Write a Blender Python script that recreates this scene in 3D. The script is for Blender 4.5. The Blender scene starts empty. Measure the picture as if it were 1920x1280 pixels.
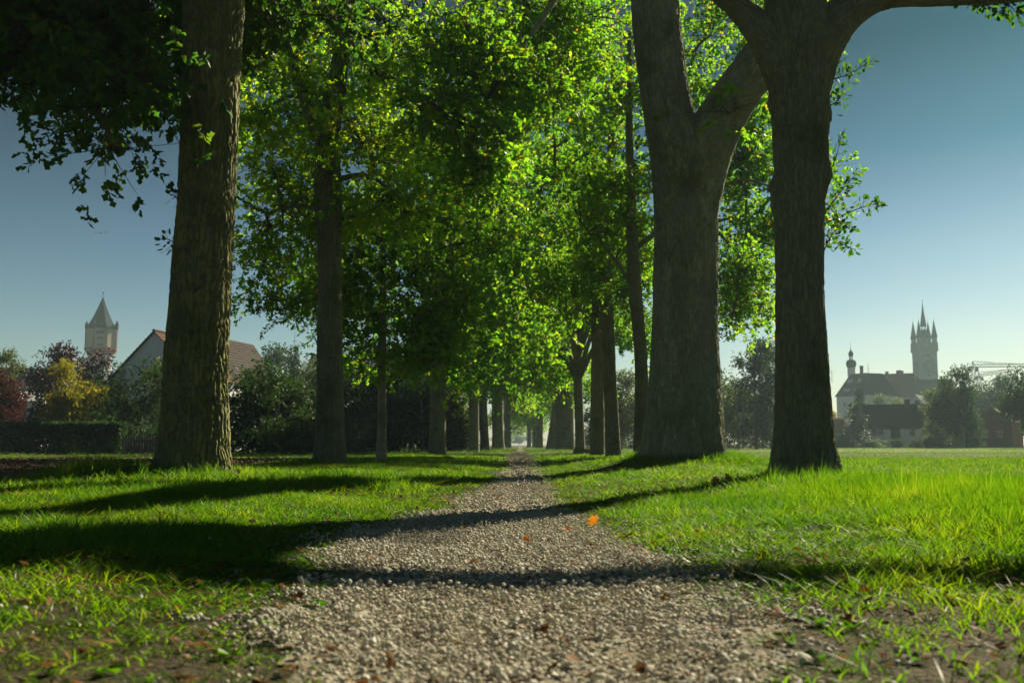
import bpy, math, random
import numpy as np
from mathutils import Vector, Matrix
R = math.radians
SC = bpy.context.scene
COL = SC.collection
# ------------------------------------------------------------------ camera, sky, sun, exposure
F = 1867.0
CAMZ = 0.40
cd = bpy.data.cameras.new('camera'); cam = bpy.data.objects.new('camera', cd); COL.objects.link(cam)
cd.sensor_width = 36.0; cd.lens = F / 1920 * 36.0; cd.clip_start = 0.05; cd.clip_end = 9000
cam.location = (0, 0, CAMZ)
PITCH = math.atan(194 / F); YAW = math.atan(15 / F)
cam.rotation_euler = (math.pi / 2 + PITCH, 0, YAW)
cd.dof.use_dof = True; cd.dof.focus_distance = 8.5; cd.dof.aperture_fstop = 5.0
SC.camera = cam
SUN_AZ, SUN_EL = 33.0, 30.7
w = bpy.data.worlds.new('World'); SC.world = w; w.use_nodes = True
nt = w.node_tree; nt.nodes.clear()
sky = nt.nodes.new('ShaderNodeTexSky'); sky.sky_type = 'NISHITA'; sky.sun_disc = False
sky.sun_elevation = R(SUN_EL); sky.sun_rotation = R(SUN_AZ); sky.air_density = 1.0; sky.dust_density = 0.6; sky.ozone_density = 3.0
gam = nt.nodes.new('ShaderNodeGamma'); gam.inputs[1].default_value = 1.45
hs = nt.nodes.new('ShaderNodeMix'); hs.data_type = 'RGBA'; hs.blend_type = 'MULTIPLY'; hs.inputs[0].default_value = 1.0
hs.inputs[7].default_value = (0.19, 0.24, 0.215, 1)
bg = nt.nodes.new('ShaderNodeBackground'); bg.inputs['Strength'].default_value = 0.06
wo = nt.nodes.new('ShaderNodeOutputWorld')
nt.links.new(sky.outputs[0], gam.inputs[0]); nt.links.new(gam.outputs[0], hs.inputs[6]); tc = nt.nodes.new('ShaderNodeTexCoord'); sx = nt.nodes.new('ShaderNodeSeparateXYZ'); nt.links.new(tc.outputs['Generated'], sx.inputs[0])
er = nt.nodes.new('ShaderNodeValToRGB'); nt.links.new(sx.outputs[2], er.inputs[0])   # the evening sky deepens smoothly with elevation, all round
el_ = er.color_ramp.elements; el_[0].position = 0.0; el_[0].color = (1.0, .78, .80, 1); el_[1].position = 1.0; el_[1].color = (.028, .12, .155, 1)
for ps, c in ((.10, (.86, .73, .76)), (.18, (.56, .57, .62)), (.276, (.15, .29, .345)), (.37, (.03, .125, .16)), (.5, (.028, .12, .155))): e_ = el_.new(ps); e_.color = (*c, 1)
em = nt.nodes.new('ShaderNodeMix'); em.data_type = 'RGBA'; em.blend_type = 'MULTIPLY'; em.inputs[0].default_value = 1.0
nt.links.new(hs.outputs[2], em.inputs[6]); nt.links.new(er.outputs[0], em.inputs[7]); nt.links.new(em.outputs[2], bg.inputs[0]); nt.links.new(bg.outputs[0], wo.inputs[0])
sl = bpy.data.lights.new('sun', 'SUN'); sl.energy = 5.0; sl.angle = R(0.5); sl.color = (1.0, 0.86, 0.62)
so = bpy.data.objects.new('sun', sl); COL.objects.link(so)
sd = Vector((math.sin(R(SUN_AZ)) * math.cos(R(SUN_EL)), math.cos(R(SUN_AZ)) * math.cos(R(SUN_EL)), math.sin(R(SUN_EL))))
so.rotation_euler = sd.to_track_quat('Z', 'Y').to_euler(); so.location = sd * 200
SC.view_settings.view_transform = 'Standard'; SC.view_settings.look = 'None'
SC.view_settings.exposure = 1.25; SC.view_settings.gamma = 1.0; SC.view_settings.use_curve_mapping = False
SC.cycles.use_denoising = True
SC.cycles.max_bounces = 8; SC.cycles.diffuse_bounces = 4; SC.cycles.glossy_bounces = 2; SC.cycles.transmission_bounces = 4
SC.cycles.volume_bounces = 0; SC.cycles.transparent_max_bounces = 8
SC.cycles.caustics_reflective = False; SC.cycles.caustics_refractive = False
SC.cycles.sample_clamp_indirect = 6.0

_f = np.array([-math.sin(YAW) * math.cos(PITCH), math.cos(YAW) * math.cos(PITCH), math.sin(PITCH)])
_r = np.array([math.cos(YAW), math.sin(YAW), 0.0]); _u = np.cross(_r, _f)
def P(px, py, D):
    d = _f * F + _r * (px - 960) + _u * (640 - py)
    return np.array([0, 0, CAMZ]) + d * (D / d[1])

# ------------------------------------------------------------------ noise
def _hash(ix, iy, iz, s):
    h = (ix.astype(np.int64) * 374761393 + iy.astype(np.int64) * 668265263 + iz.astype(np.int64) * 1274126177 + s * 362437) & 0xFFFFFFFF
    h = ((h ^ (h >> 13)) * 1103515245 + 12345) & 0xFFFFFFFF
    h = ((h ^ (h >> 16)) * 2654435761) & 0xFFFFFFFF
    return ((h ^ (h >> 15)) & 0xFFFFFF) / float(0x1000000)
def vn(p, s=0):
    p = np.asarray(p, float); i = np.floor(p).astype(np.int64); f = p - i; f = f * f * (3 - 2 * f)
    o = 0
    for a in (0, 1):
        for b in (0, 1):
            for c in (0, 1):
                wt = (f[:, 0] if a else 1 - f[:, 0]) * (f[:, 1] if b else 1 - f[:, 1]) * (f[:, 2] if c else 1 - f[:, 2])
                o = o + wt * _hash(i[:, 0] + a, i[:, 1] + b, i[:, 2] + c, s)
    return o * 2 - 1
def fbm(p, o=3, s=0):
    p = np.asarray(p, float); r = 0; a = 1; t = 0
    for k in range(o):
        r = r + a * vn(p * 2 ** k, s + k); t += a; a *= 0.5
    return r / t
def n2(x, y, k, s=0, o=2):
    x = np.asarray(x, float).ravel(); y = np.asarray(y, float).ravel()
    return fbm(np.stack([x * k, y * k, np.zeros_like(x)], 1), o, s)
def worley(p, s=0):
    i = np.floor(p).astype(np.int64); f1 = np.full(len(p), 9.0); f2 = np.full(len(p), 9.0)
    for a in (-1, 0, 1):
        for b in (-1, 0, 1):
            for c in (-1, 0, 1):
                cx, cy, cz = i[:, 0] + a, i[:, 1] + b, i[:, 2] + c
                d = np.sqrt((cx + _hash(cx, cy, cz, s + 1) - p[:, 0]) ** 2 + (cy + _hash(cx, cy, cz, s + 2) - p[:, 1]) ** 2 + (cz + _hash(cx, cy, cz, s + 3) - p[:, 2]) ** 2)
                m = d < f1; f2 = np.where(m, f1, np.minimum(f2, d)); f1 = np.where(m, d, f1)
    return f1, f2
def ss(x, a, b):
    t = np.clip((x - a) / (b - a), 0, 1); return t * t * (3 - 2 * t)

# ------------------------------------------------------------------ helpers
def link(o, parent=None):
    COL.objects.link(o)
    if parent is not None: o.parent = parent
    return o
def tag(o, label=None, cat=None, group=None, kind=None):
    if label: o['label'] = label
    if cat: o['category'] = cat
    if group: o['group'] = group
    if kind: o['kind'] = kind
    return o
def thing(name, label, cat, loc=(0, 0, 0), rz=0.0, group=None):
    o = bpy.data.objects.new(name, None); o.empty_display_size = 0.2
    o.location = tuple(float(v) for v in loc); o.rotation_euler = (0, 0, rz)
    return tag(link(o), label, cat, group)
def np_mesh(name, V, FA, mat, smooth=False, attrs=None):
    """FA: int array (n,k) or list of such arrays"""
    V = np.asarray(V, np.float32); L = FA if isinstance(FA, list) else [FA]
    L = [np.asarray(a, np.int32) for a in L if len(a)]
    me = bpy.data.meshes.new(name)
    me.vertices.add(len(V)); me.vertices.foreach_set('co', V.ravel())
    loops = np.concatenate([a.ravel() for a in L]); tot = np.concatenate([np.full(len(a), a.shape[1], np.int32) for a in L])
    st = np.concatenate([[0], np.cumsum(tot)[:-1]]).astype(np.int32)
    me.loops.add(len(loops)); me.loops.foreach_set('vertex_index', loops)
    me.polygons.add(len(tot)); me.polygons.foreach_set('loop_start', st)
    try: me.polygons.foreach_set('loop_total', tot)
    except Exception: pass
    if smooth: me.polygons.foreach_set('use_smooth', np.ones(len(tot), bool))
    me.update(calc_edges=True)
    for k, a in (attrs or {}).items():
        at = me.attributes.new(k, 'FLOAT', 'POINT'); at.data.foreach_set('value', np.asarray(a, np.float32))
    if mat: me.materials.append(mat)
    return me
def obj(name, me, parent=None, loc=None):
    o = link(bpy.data.objects.new(name, me), parent)
    if loc is not None: o.location = tuple(float(v) for v in loc)
    return o
class MB:
    def __init__(s): s.v = []; s.f = []
    def add(s, vs, fs):
        b = len(s.v); s.v += [tuple(map(float, q)) for q in vs]; s.f += [tuple(b + i for i in q) for q in fs]; return s
    def box(s, x0, x1, y0, y1, z0, z1):
        return s.add([(x0, y0, z0), (x1, y0, z0), (x1, y1, z0), (x0, y1, z0), (x0, y0, z1), (x1, y0, z1), (x1, y1, z1), (x0, y1, z1)],
                     [(0, 3, 2, 1), (4, 5, 6, 7), (0, 1, 5, 4), (1, 2, 6, 5), (2, 3, 7, 6), (3, 0, 4, 7)])
    def lathe(s, prof, n=12, c=(0, 0), off=0.0):
        vs = []; fs = []
        for r, z in prof:
            for k in range(n):
                a = 2 * math.pi * (k + off) / n; vs.append((c[0] + r * math.cos(a), c[1] + r * math.sin(a), z))
        m = len(prof)
        for j in range(m - 1):
            for k in range(n):
                k2 = (k + 1) % n; fs.append((j * n + k, j * n + k2, (j + 1) * n + k2, (j + 1) * n + k))
        fs.append(tuple(reversed(range(n)))); fs.append(tuple(range((m - 1) * n, m * n)))
        return s.add(vs, fs)
    def bar(s, a, b, t, t2=None):
        a = Vector(a); b = Vector(b); d = (b - a).normalized(); u = d.orthogonal().normalized(); v = d.cross(u); t2 = t if t2 is None else t2
        vs = [a + u * t + v * t, a - u * t + v * t, a - u * t - v * t, a + u * t - v * t, b + u * t2 + v * t2, b - u * t2 + v * t2, b - u * t2 - v * t2, b + u * t2 - v * t2]
        return s.add(vs, [(0, 1, 2, 3), (7, 6, 5, 4), (0, 4, 5, 1), (1, 5, 6, 2), (2, 6, 7, 3), (3, 7, 4, 0)])
    def mesh(s, name, mat, smooth=False):
        me = bpy.data.meshes.new(name); me.from_pydata(s.v, [], s.f)
        if smooth: me.polygons.foreach_set('use_smooth', [True] * len(me.polygons))
        me.materials.append(mat); me.update(); return me
    def build(s, name, mat, parent=None, smooth=False, loc=None):
        return obj(name, s.mesh(name, mat, smooth), parent, loc)

# ------------------------------------------------------------------ materials
def newmat(name):
    m = bpy.data.materials.new(name); m.use_nodes = True; m.node_tree.nodes.clear(); return m, m.node_tree.nodes, m.node_tree.links
def mnoise(name, c1, c2, scale=3.0, rough=0.85, bump=0.0, bscale=20.0, spec=0.3, detail=6, c3=None, stretch=None):
    m, N, L = newmat(name)
    out = N.new('ShaderNodeOutputMaterial'); p = N.new('ShaderNodeBsdfPrincipled'); p.inputs['Roughness'].default_value = rough
    p.inputs['Specular IOR Level'].default_value = spec
    g = N.new('ShaderNodeNewGeometry'); mp = N.new('ShaderNodeMapping'); L.new(g.outputs['Position'], mp.inputs[0])
    if stretch: mp.inputs['Scale'].default_value = stretch
    t = N.new('ShaderNodeTexNoise'); t.inputs['Scale'].default_value = scale; t.inputs['Detail'].default_value = detail; t.inputs['Roughness'].default_value = 0.65
    L.new(mp.outputs[0], t.inputs['Vector'])
    r = N.new('ShaderNodeValToRGB'); r.color_ramp.elements[0].position = 0.35; r.color_ramp.elements[1].position = 0.65
    r.color_ramp.elements[0].color = (*c1, 1); r.color_ramp.elements[1].color = (*c2, 1)
    if c3: e = r.color_ramp.elements.new(0.8); e.color = (*c3, 1)
    L.new(t.outputs[0], r.inputs[0]); L.new(r.outputs[0], p.inputs['Base Color'])
    if bump:
        t2 = N.new('ShaderNodeTexNoise'); t2.inputs['Scale'].default_value = bscale; t2.inputs['Detail'].default_value = 8
        L.new(mp.outputs[0], t2.inputs['Vector'])
        b = N.new('ShaderNodeBump'); b.inputs['Strength'].default_value = 1.0; b.inputs['Distance'].default_value = bump
        L.new(t2.outputs[0], b.inputs['Height']); L.new(b.outputs[0], p.inputs['Normal'])
    L.new(p.outputs[0], out.inputs[0]); return m
def mleaf(name, cols, tcols, trans=0.5, rough=0.5, spec=0.22, patch=0):
    m, N, L = newmat(name); out = N.new('ShaderNodeOutputMaterial')
    a = N.new('ShaderNodeAttribute'); a.attribute_name = 'rnd'; fac = a.outputs['Fac']
    if patch:
        g = N.new('ShaderNodeNewGeometry'); tn = N.new('ShaderNodeTexNoise'); tn.inputs['Scale'].default_value = patch; tn.inputs['Detail'].default_value = 5; tn.inputs['Roughness'].default_value = .7; L.new(g.outputs['Position'], tn.inputs['Vector'])
        mm = N.new('ShaderNodeMath'); mm.operation = 'MULTIPLY_ADD'; mm.inputs[1].default_value = 2.2; mm.inputs[2].default_value = -1.25; L.new(tn.outputs[0], mm.inputs[0])
        m3 = N.new('ShaderNodeMath'); m3.operation = 'MULTIPLY_ADD'; m3.inputs[1].default_value = .85; m3.use_clamp = True; L.new(a.outputs['Fac'], m3.inputs[0]); L.new(mm.outputs[0], m3.inputs[2]); fac = m3.outputs[0]
    def ramp(cs):
        r = N.new('ShaderNodeValToRGB'); el = r.color_ramp.elements; n = len(cs)
        while len(el) < n: el.new(0.5)
        for i, (ps, c) in enumerate(cs): el[i].position = ps; el[i].color = (*c, 1)
        L.new(fac, r.inputs[0]); return r
    r1 = ramp(cols); r2 = ramp(tcols)
    p = N.new('ShaderNodeBsdfPrincipled'); p.inputs['Roughness'].default_value = rough; p.inputs['Specular IOR Level'].default_value = spec
    L.new(r1.outputs[0], p.inputs['Base Color']); front = p.outputs[0]
    if patch:
        df = N.new('ShaderNodeBsdfDiffuse'); L.new(r1.outputs[0], df.inputs[0]); gl_ = N.new('ShaderNodeBsdfGlossy'); gl_.inputs['Roughness'].default_value = .4
        gm = N.new('ShaderNodeMixShader'); gm.inputs[0].default_value = .035; L.new(df.outputs[0], gm.inputs[1]); L.new(gl_.outputs[0], gm.inputs[2]); front = gm.outputs[0]
    t = N.new('ShaderNodeBsdfTranslucent'); L.new(r2.outputs[0], t.inputs[0])
    mx = N.new('ShaderNodeMixShader'); mx.inputs[0].default_value = trans
    L.new(front, mx.inputs[1]); L.new(t.outputs[0], mx.inputs[2]); L.new(mx.outputs[0], out.inputs[0]); return m
def mbark(name, c1, c2, lich, lamt, vscale=24.0, bump=0.012, pale=None):
    m, N, L = newmat(name); out = N.new('ShaderNodeOutputMaterial'); p = N.new('ShaderNodeBsdfPrincipled')
    p.inputs['Roughness'].default_value = 0.9; p.inputs['Specular IOR Level'].default_value = 0.2
    g = N.new('ShaderNodeNewGeometry'); mp = N.new('ShaderNodeMapping'); mp.inputs['Scale'].default_value = (1, 1, 0.16); L.new(g.outputs['Position'], mp.inputs[0])
    v = N.new('ShaderNodeTexVoronoi'); v.feature = 'DISTANCE_TO_EDGE'; v.inputs['Scale'].default_value = vscale
    nz = N.new('ShaderNodeTexNoise'); nz.inputs['Scale'].default_value = 9; nz.inputs['Detail'].default_value = 4
    L.new(mp.outputs[0], nz.inputs['Vector'])
    mm = N.new('ShaderNodeVectorMath'); mm.operation = 'MULTIPLY_ADD'; mm.inputs[1].default_value = (0.12, 0.12, 0.12)
    L.new(nz.outputs[1], mm.inputs[0]); L.new(mp.outputs[0], mm.inputs[2]); L.new(mm.outputs[0], v.inputs['Vector'])
    fine = N.new('ShaderNodeTexNoise'); fine.inputs['Scale'].default_value = 60; fine.inputs['Detail'].default_value = 8; fine.inputs['Roughness'].default_value = 0.7
    L.new(g.outputs['Position'], fine.inputs['Vector'])
    r = N.new('ShaderNodeValToRGB'); r.color_ramp.elements[0].position = 0.3; r.color_ramp.elements[1].position = 0.7
    r.color_ramp.elements[0].color = (*c1, 1); r.color_ramp.elements[1].color = (*c2, 1); L.new(fine.outputs[0], r.inputs[0])
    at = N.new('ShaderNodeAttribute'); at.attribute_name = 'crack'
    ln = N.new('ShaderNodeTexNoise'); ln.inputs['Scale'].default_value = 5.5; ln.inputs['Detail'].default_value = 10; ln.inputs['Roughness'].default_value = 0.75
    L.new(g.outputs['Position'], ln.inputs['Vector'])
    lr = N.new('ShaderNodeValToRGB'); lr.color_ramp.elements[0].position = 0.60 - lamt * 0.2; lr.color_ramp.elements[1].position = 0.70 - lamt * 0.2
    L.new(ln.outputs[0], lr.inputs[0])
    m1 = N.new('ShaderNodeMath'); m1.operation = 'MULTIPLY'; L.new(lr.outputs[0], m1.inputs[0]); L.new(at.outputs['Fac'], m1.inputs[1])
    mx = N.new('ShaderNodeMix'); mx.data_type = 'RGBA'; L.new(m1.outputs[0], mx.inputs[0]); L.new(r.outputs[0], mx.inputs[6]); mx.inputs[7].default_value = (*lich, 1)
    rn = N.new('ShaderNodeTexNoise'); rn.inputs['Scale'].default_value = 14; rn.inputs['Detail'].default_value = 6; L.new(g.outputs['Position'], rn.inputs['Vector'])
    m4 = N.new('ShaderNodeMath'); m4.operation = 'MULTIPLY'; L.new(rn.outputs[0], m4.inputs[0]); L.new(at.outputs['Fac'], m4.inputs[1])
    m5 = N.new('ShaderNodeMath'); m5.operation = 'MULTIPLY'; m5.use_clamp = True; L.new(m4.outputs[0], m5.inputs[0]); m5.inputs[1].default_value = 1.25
    mw = N.new('ShaderNodeMix'); mw.data_type = 'RGBA'; L.new(m5.outputs[0], mw.inputs[0]); L.new(mx.outputs[2], mw.inputs[6]); mw.inputs[7].default_value = (min(.36, c2[0] * 1.2), min(.40, c2[1] * 1.3), c2[2] * 1.25, 1)   # crevice shade put into the colour: paler weathered, algae-tinted ridges, darker fissures
    bn = N.new('ShaderNodeTexNoise'); bn.inputs['Scale'].default_value = 1.7; bn.inputs['Detail'].default_value = 7; bn.inputs['Roughness'].default_value = .65; L.new(g.outputs['Position'], bn.inputs['Vector'])
    br = N.new('ShaderNodeValToRGB'); br.color_ramp.elements[0].position = .48; br.color_ramp.elements[1].position = .66; br.color_ramp.elements[1].color = (.6, .6, .6, 1); L.new(bn.outputs[0], br.inputs[0])
    bx_ = N.new('ShaderNodeMix'); bx_.data_type = 'RGBA'; L.new(br.outputs[0], bx_.inputs[0]); L.new(mw.outputs[2], bx_.inputs[6]); bx_.inputs[7].default_value = (.075, .095, .03, 1)   # moss film in broad patches
    last = bx_.outputs[2]
    if pale:
        pn = N.new('ShaderNodeTexNoise'); pn.inputs['Scale'].default_value = 2.2; pn.inputs['Detail'].default_value = 9; pn.inputs['Roughness'].default_value = 0.8
        mp2 = N.new('ShaderNodeMapping'); mp2.inputs['Scale'].default_value = (1.4, 1.4, 0.5); mp2.inputs['Location'].default_value = (3, 7, 1)
        L.new(g.outputs['Position'], mp2.inputs[0]); L.new(mp2.outputs[0], pn.inputs['Vector'])
        pr = N.new('ShaderNodeValToRGB'); pr.color_ramp.elements[0].position = 0.52; pr.color_ramp.elements[1].position = 0.6; L.new(pn.outputs[0], pr.inputs[0])
        m2 = N.new('ShaderNodeMath'); m2.operation = 'MULTIPLY'; L.new(pr.outputs[0], m2.inputs[0]); L.new(at.outputs['Fac'], m2.inputs[1])
        mx2 = N.new('ShaderNodeMix'); mx2.data_type = 'RGBA'; L.new(m2.outputs[0], mx2.inputs[0]); L.new(last, mx2.inputs[6]); mx2.inputs[7].default_value = (*pale, 1); last = mx2.outputs[2]
    L.new(last, p.inputs['Base Color'])
    ad = N.new('ShaderNodeMath'); ad.operation = 'MULTIPLY_ADD'; L.new(fine.outputs[0], ad.inputs[0]); ad.inputs[1].default_value = 0.35
    vm = N.new('ShaderNodeMath'); vm.operation = 'MINIMUM'; L.new(v.outputs[0], vm.inputs[0]); vm.inputs[1].default_value = 0.25
    vk = N.new('ShaderNodeMath'); vk.operation = 'MULTIPLY'; L.new(vm.outputs[0], vk.inputs[0]); vk.inputs[1].default_value = 3.0
    L.new(vk.outputs[0], ad.inputs[2])
    b = N.new('ShaderNodeBump'); b.inputs['Distance'].default_value = bump; L.new(ad.outputs[0], b.inputs['Height']); L.new(b.outputs[0], p.inputs['Normal'])
    L.new(p.outputs[0], out.inputs[0]); return m

M = {}
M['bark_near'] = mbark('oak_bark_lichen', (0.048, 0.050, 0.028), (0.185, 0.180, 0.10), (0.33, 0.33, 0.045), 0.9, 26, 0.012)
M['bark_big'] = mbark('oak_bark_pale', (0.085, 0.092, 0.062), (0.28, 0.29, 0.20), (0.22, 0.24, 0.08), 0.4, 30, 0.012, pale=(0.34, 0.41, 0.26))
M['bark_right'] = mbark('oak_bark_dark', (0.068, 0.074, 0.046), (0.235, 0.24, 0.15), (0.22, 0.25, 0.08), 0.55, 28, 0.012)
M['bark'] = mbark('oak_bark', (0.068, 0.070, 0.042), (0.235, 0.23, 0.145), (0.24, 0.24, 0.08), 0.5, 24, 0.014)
M['bark_pole'] = mbark('young_bark', (0.18, 0.15, 0.10), (0.38, 0.32, 0.22), (0.16, 0.15, 0.06), 0.15, 60, 0.003)
M['twig'] = mnoise('twig_bark', (0.05, 0.038, 0.025), (0.10, 0.08, 0.05), 20)
GL = [(0.0, (0.035, 0.085, 0.012)), (0.5, (0.055, 0.12, 0.015)), (0.9, (0.08, 0.14, 0.015)), (1.0, (0.16, 0.12, 0.015))]
GT = [(0.0, (0.08, 0.34, 0.015)), (0.5, (0.26, 0.58, 0.015)), (0.9, (0.50, 0.72, 0.015)), (1.0, (0.70, 0.46, 0.02))]
M['leaf'] = mleaf('oak_leaf', GL, GT, 0.6)
M['leaf_y'] = mleaf('oak_leaf_turning', [(0.0, (0.05, 0.11, 0.012)), (0.7, (0.09, 0.14, 0.012)), (1.0, (0.18, 0.14, 0.012))],
                    [(0.0, (0.24, 0.62, 0.015)), (0.5, (0.44, 0.76, 0.015)), (0.9, (0.70, 0.80, 0.015)), (1.0, (0.85, 0.62, 0.02))], 0.65)
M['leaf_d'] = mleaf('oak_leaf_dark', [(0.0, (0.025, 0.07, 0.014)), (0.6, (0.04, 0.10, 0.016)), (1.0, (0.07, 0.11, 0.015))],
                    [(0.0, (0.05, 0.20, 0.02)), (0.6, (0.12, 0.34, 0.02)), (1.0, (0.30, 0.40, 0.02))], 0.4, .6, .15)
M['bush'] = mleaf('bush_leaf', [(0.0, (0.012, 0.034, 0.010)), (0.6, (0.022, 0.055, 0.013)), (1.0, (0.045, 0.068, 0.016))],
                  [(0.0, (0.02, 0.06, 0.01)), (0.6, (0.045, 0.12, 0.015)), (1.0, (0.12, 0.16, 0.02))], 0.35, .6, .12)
M['bush_pale'] = mleaf('willow_leaf', [(0.0, (0.035, 0.06, 0.02)), (1.0, (0.08, 0.105, 0.028))], [(0.0, (0.09, 0.17, 0.025)), (1.0, (0.20, 0.26, 0.035))], 0.45)
M['purple'] = mleaf('purple_leaf', [(0.0, (0.018, 0.009, 0.011)), (1.0, (0.045, 0.016, 0.017))], [(0.0, (0.04, 0.01, 0.012)), (1.0, (0.10, 0.02, 0.022))], 0.35)
M['red'] = mleaf('red_leaf', [(0.0, (0.03, 0.008, 0.006)), (1.0, (0.055, 0.011, 0.008))], [(0.0, (0.05, 0.008, 0.008)), (1.0, (0.11, 0.016, 0.010))], 0.35, .6, .1)
M['yellow'] = mleaf('yellow_leaf', [(0.0, (0.07, 0.09, 0.012)), (0.6, (0.16, 0.14, 0.012)), (1.0, (0.24, 0.18, 0.015))], [(0.0, (0.16, 0.24, 0.02)), (0.6, (0.45, 0.42, 0.02)), (1.0, (0.7, 0.5, 0.02))], 0.45, .6, .1)
M['conifer'] = mleaf('conifer_needles', [(0.0, (0.015, 0.04, 0.015)), (1.0, (0.03, 0.06, 0.022))], [(0.0, (0.015, 0.05, 0.015)), (1.0, (0.03, 0.09, 0.02))], 0.2)
M['blade'] = mleaf('grass_blade', [(0.0, (0.022, 0.06, 0.005)), (0.5, (0.045, 0.10, 0.008)), (0.88, (0.085, 0.125, 0.012)), (1.0, (0.24, 0.20, 0.07))],
                   [(0.0, (0.08, 0.27, 0.004)), (0.5, (0.24, 0.48, 0.006)), (0.88, (0.50, 0.64, 0.012)), (1.0, (0.46, 0.38, 0.10))], 0.45, 0.5, 0.14, patch=1.3)
M['ground'] = mnoise('turf_soil', (0.040, 0.036, 0.020), (0.075, 0.066, 0.036), 7, 0.95, 0.03, 60, 0.1, c3=(0.12, 0.105, 0.065))
M['path'] = mnoise('gravel_path', (0.15, 0.138, 0.095), (0.28, 0.262, 0.19), 9, 0.95, 0.015, 110, 0.15, c3=(0.27, 0.25, 0.19))
M['soil'] = mnoise('ploughed_soil', (0.07, 0.045, 0.03), (0.13, 0.09, 0.06), 3, 0.95, 0.05, 14, 0.1)
M['stubble'] = mnoise('stubble', (0.13, 0.14, 0.05), (0.22, 0.20, 0.09), 0.6, 0.95, 0.03, 10, 0.1)
M['stone'] = mnoise('pebble', (0.22, 0.20, 0.16), (0.42, 0.38, 0.30), 14, 0.75, 0.002, 150, 0.35, c3=(0.5, 0.48, 0.44))
M['dryleaf'] = mleaf('dry_leaf', [(0.0, (0.12, 0.06, 0.02)), (0.6, (0.24, 0.14, 0.05)), (1.0, (0.34, 0.24, 0.12))], [(0.0, (0.14, 0.05, 0.01)), (1.0, (0.4, 0.2, 0.05))], 0.3, 0.7, .08)
M['orange'] = mleaf('orange_leaf', [(0.0, (0.45, 0.13, 0.01)), (1.0, (0.55, 0.22, 0.015))], [(0.0, (0.7, 0.2, 0.01)), (1.0, (0.8, 0.36, 0.02))], 0.45, 0.5)

# ------------------------------------------------------------------ terrain
R2 = np.array(P(1281, 834, 16.0)); L1 = np.array(P(361, 834, 10.7)); R1 = np.array(P(1509, 834, 10.5))
def H(x, y):
    x = np.asarray(x, float); y = np.asarray(y, float); sh = x.shape; x = x.ravel(); y = y.ravel(); ax = np.abs(x)
    h = -0.02 * np.exp(-(x / 0.5) ** 2) + 0.055 * ss(ax, 0.5, 2.4) * (1 - 0.9 * ss(ax, 3.6, 5.2))
    h -= 0.09 * ss(-x, 4.6, 8) + 0.07 * ss(x, 5, 9)
    h -= 0.07 * ss(y, 24, 48)
    h += 0.17 * np.exp(-((x - R2[0]) ** 2 + (y - 16.2) ** 2) / 1.5 ** 2) + 0.05 * np.exp(-((x + 4.2) ** 2 + (y - 10.4) ** 2) / 0.8 ** 2)
    near = 1 - ss(y, 25, 60)
    h += 0.022 * near * ss(ax, 0.3, 1.5) * n2(x, y, 0.9, 3, 2) + 0.006 * n2(x, y, 3.1, 7, 2) * near
    h += 0.10 * ss(np.hypot(x, y), 60, 200) * n2(x, y, 0.03, 9, 2)
    return h.reshape(sh)
def Hz(x, y): return float(H(np.array([x]), np.array([y]))[0])
def path_w(y, side):  # half width of the bare gravel
    y = np.asarray(y, float)
    if side < 0: wv = np.interp(y, [0, 1.7, 2.4, 3.1, 3.8, 4.5, 5.6, 7.8, 11, 16, 40, 220], [0.38, 0.38, 0.52, 0.54, 0.74, 0.80, 0.55, 0.42, 0.26, 0.26, 0.30, 0.33])
    else: wv = np.interp(y, [0, 1.7, 2.4, 3.1, 3.8, 4.5, 5.6, 7.8, 11, 16, 40, 220], [0.36, 0.38, 0.52, 0.62, 0.46, 0.36, 0.34, 0.27, 0.30, 0.26, 0.30, 0.33])
    return wv + 0.07 * n2(y * 0 + side * 5, y, 1.3, 11) + .03 * n2(y * 0 + side * 5, y, 5, 12)
def soil_mask(x, y):
    e = 5.3 + 0.25 * n2(x * 0, y, 0.5, 21)
    return (x < -e) & (y > 8.5) & (y < 38 + 1.0 * n2(x, y * 0, 0.2, 4) + 0.1 * x)
def stub_mask(x, y): return (y > 75 + 4 * n2(x, y * 0, 0.05, 8)) & (x > 9) & (y < 175)
def grid_axis(mid, near_step, near_end, g, end):
    a = list(np.arange(0, near_end, near_step)); s = near_step
    while a[-1] < end: s *= g; a.append(a[-1] + s)
    return a
xa = list(np.arange(0, 1.4, 0.045)) + list(np.arange(1.4, 3.6, 0.11)); s = 0.11
while xa[-1] < 3500: s *= 1.09; xa.append(xa[-1] + s)
xs = np.array([-v for v in reversed(xa[1:])] + xa)
ya = list(np.arange(-2, 5, 0.075))
while ya[-1] < 4000: ya.append(ya[-1] + 0.017 * ya[-1])
ys = np.array([-3000, -800, -200, -60, -20, -8, -4] + ya)
XX, YY = np.meshgrid(xs, ys); ZZ = H(XX, YY)
nx, ny = len(xs), len(ys)
GV = np.stack([XX.ravel(), YY.ravel(), ZZ.ravel()], 1)
ii = np.arange(nx * ny).reshape(ny, nx)
GF = np.stack([ii[:-1, :-1], ii[:-1, 1:], ii[1:, 1:], ii[1:, :-1]], -1).reshape(-1, 4)
tag(obj('ground', np_mesh('ground', GV, GF, M['ground'], True)), kind='structure')
cx = GV[GF].mean(1)
def sheet(name, mask, mat, dz, rough=0.0, lab=None):
    f = GF[mask]; u, inv = np.unique(f, return_inverse=True); v = GV[u].copy(); v[:, 2] += dz
    if rough: v[:, 2] += rough * (0.5 + 0.5 * n2(v[:, 0], v[:, 1], 2.3, 31, 3))
    o = obj(name, np_mesh(name, v, inv.reshape(-1, 4), mat, True)); tag(o, lab, kind='structure'); return o
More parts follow.
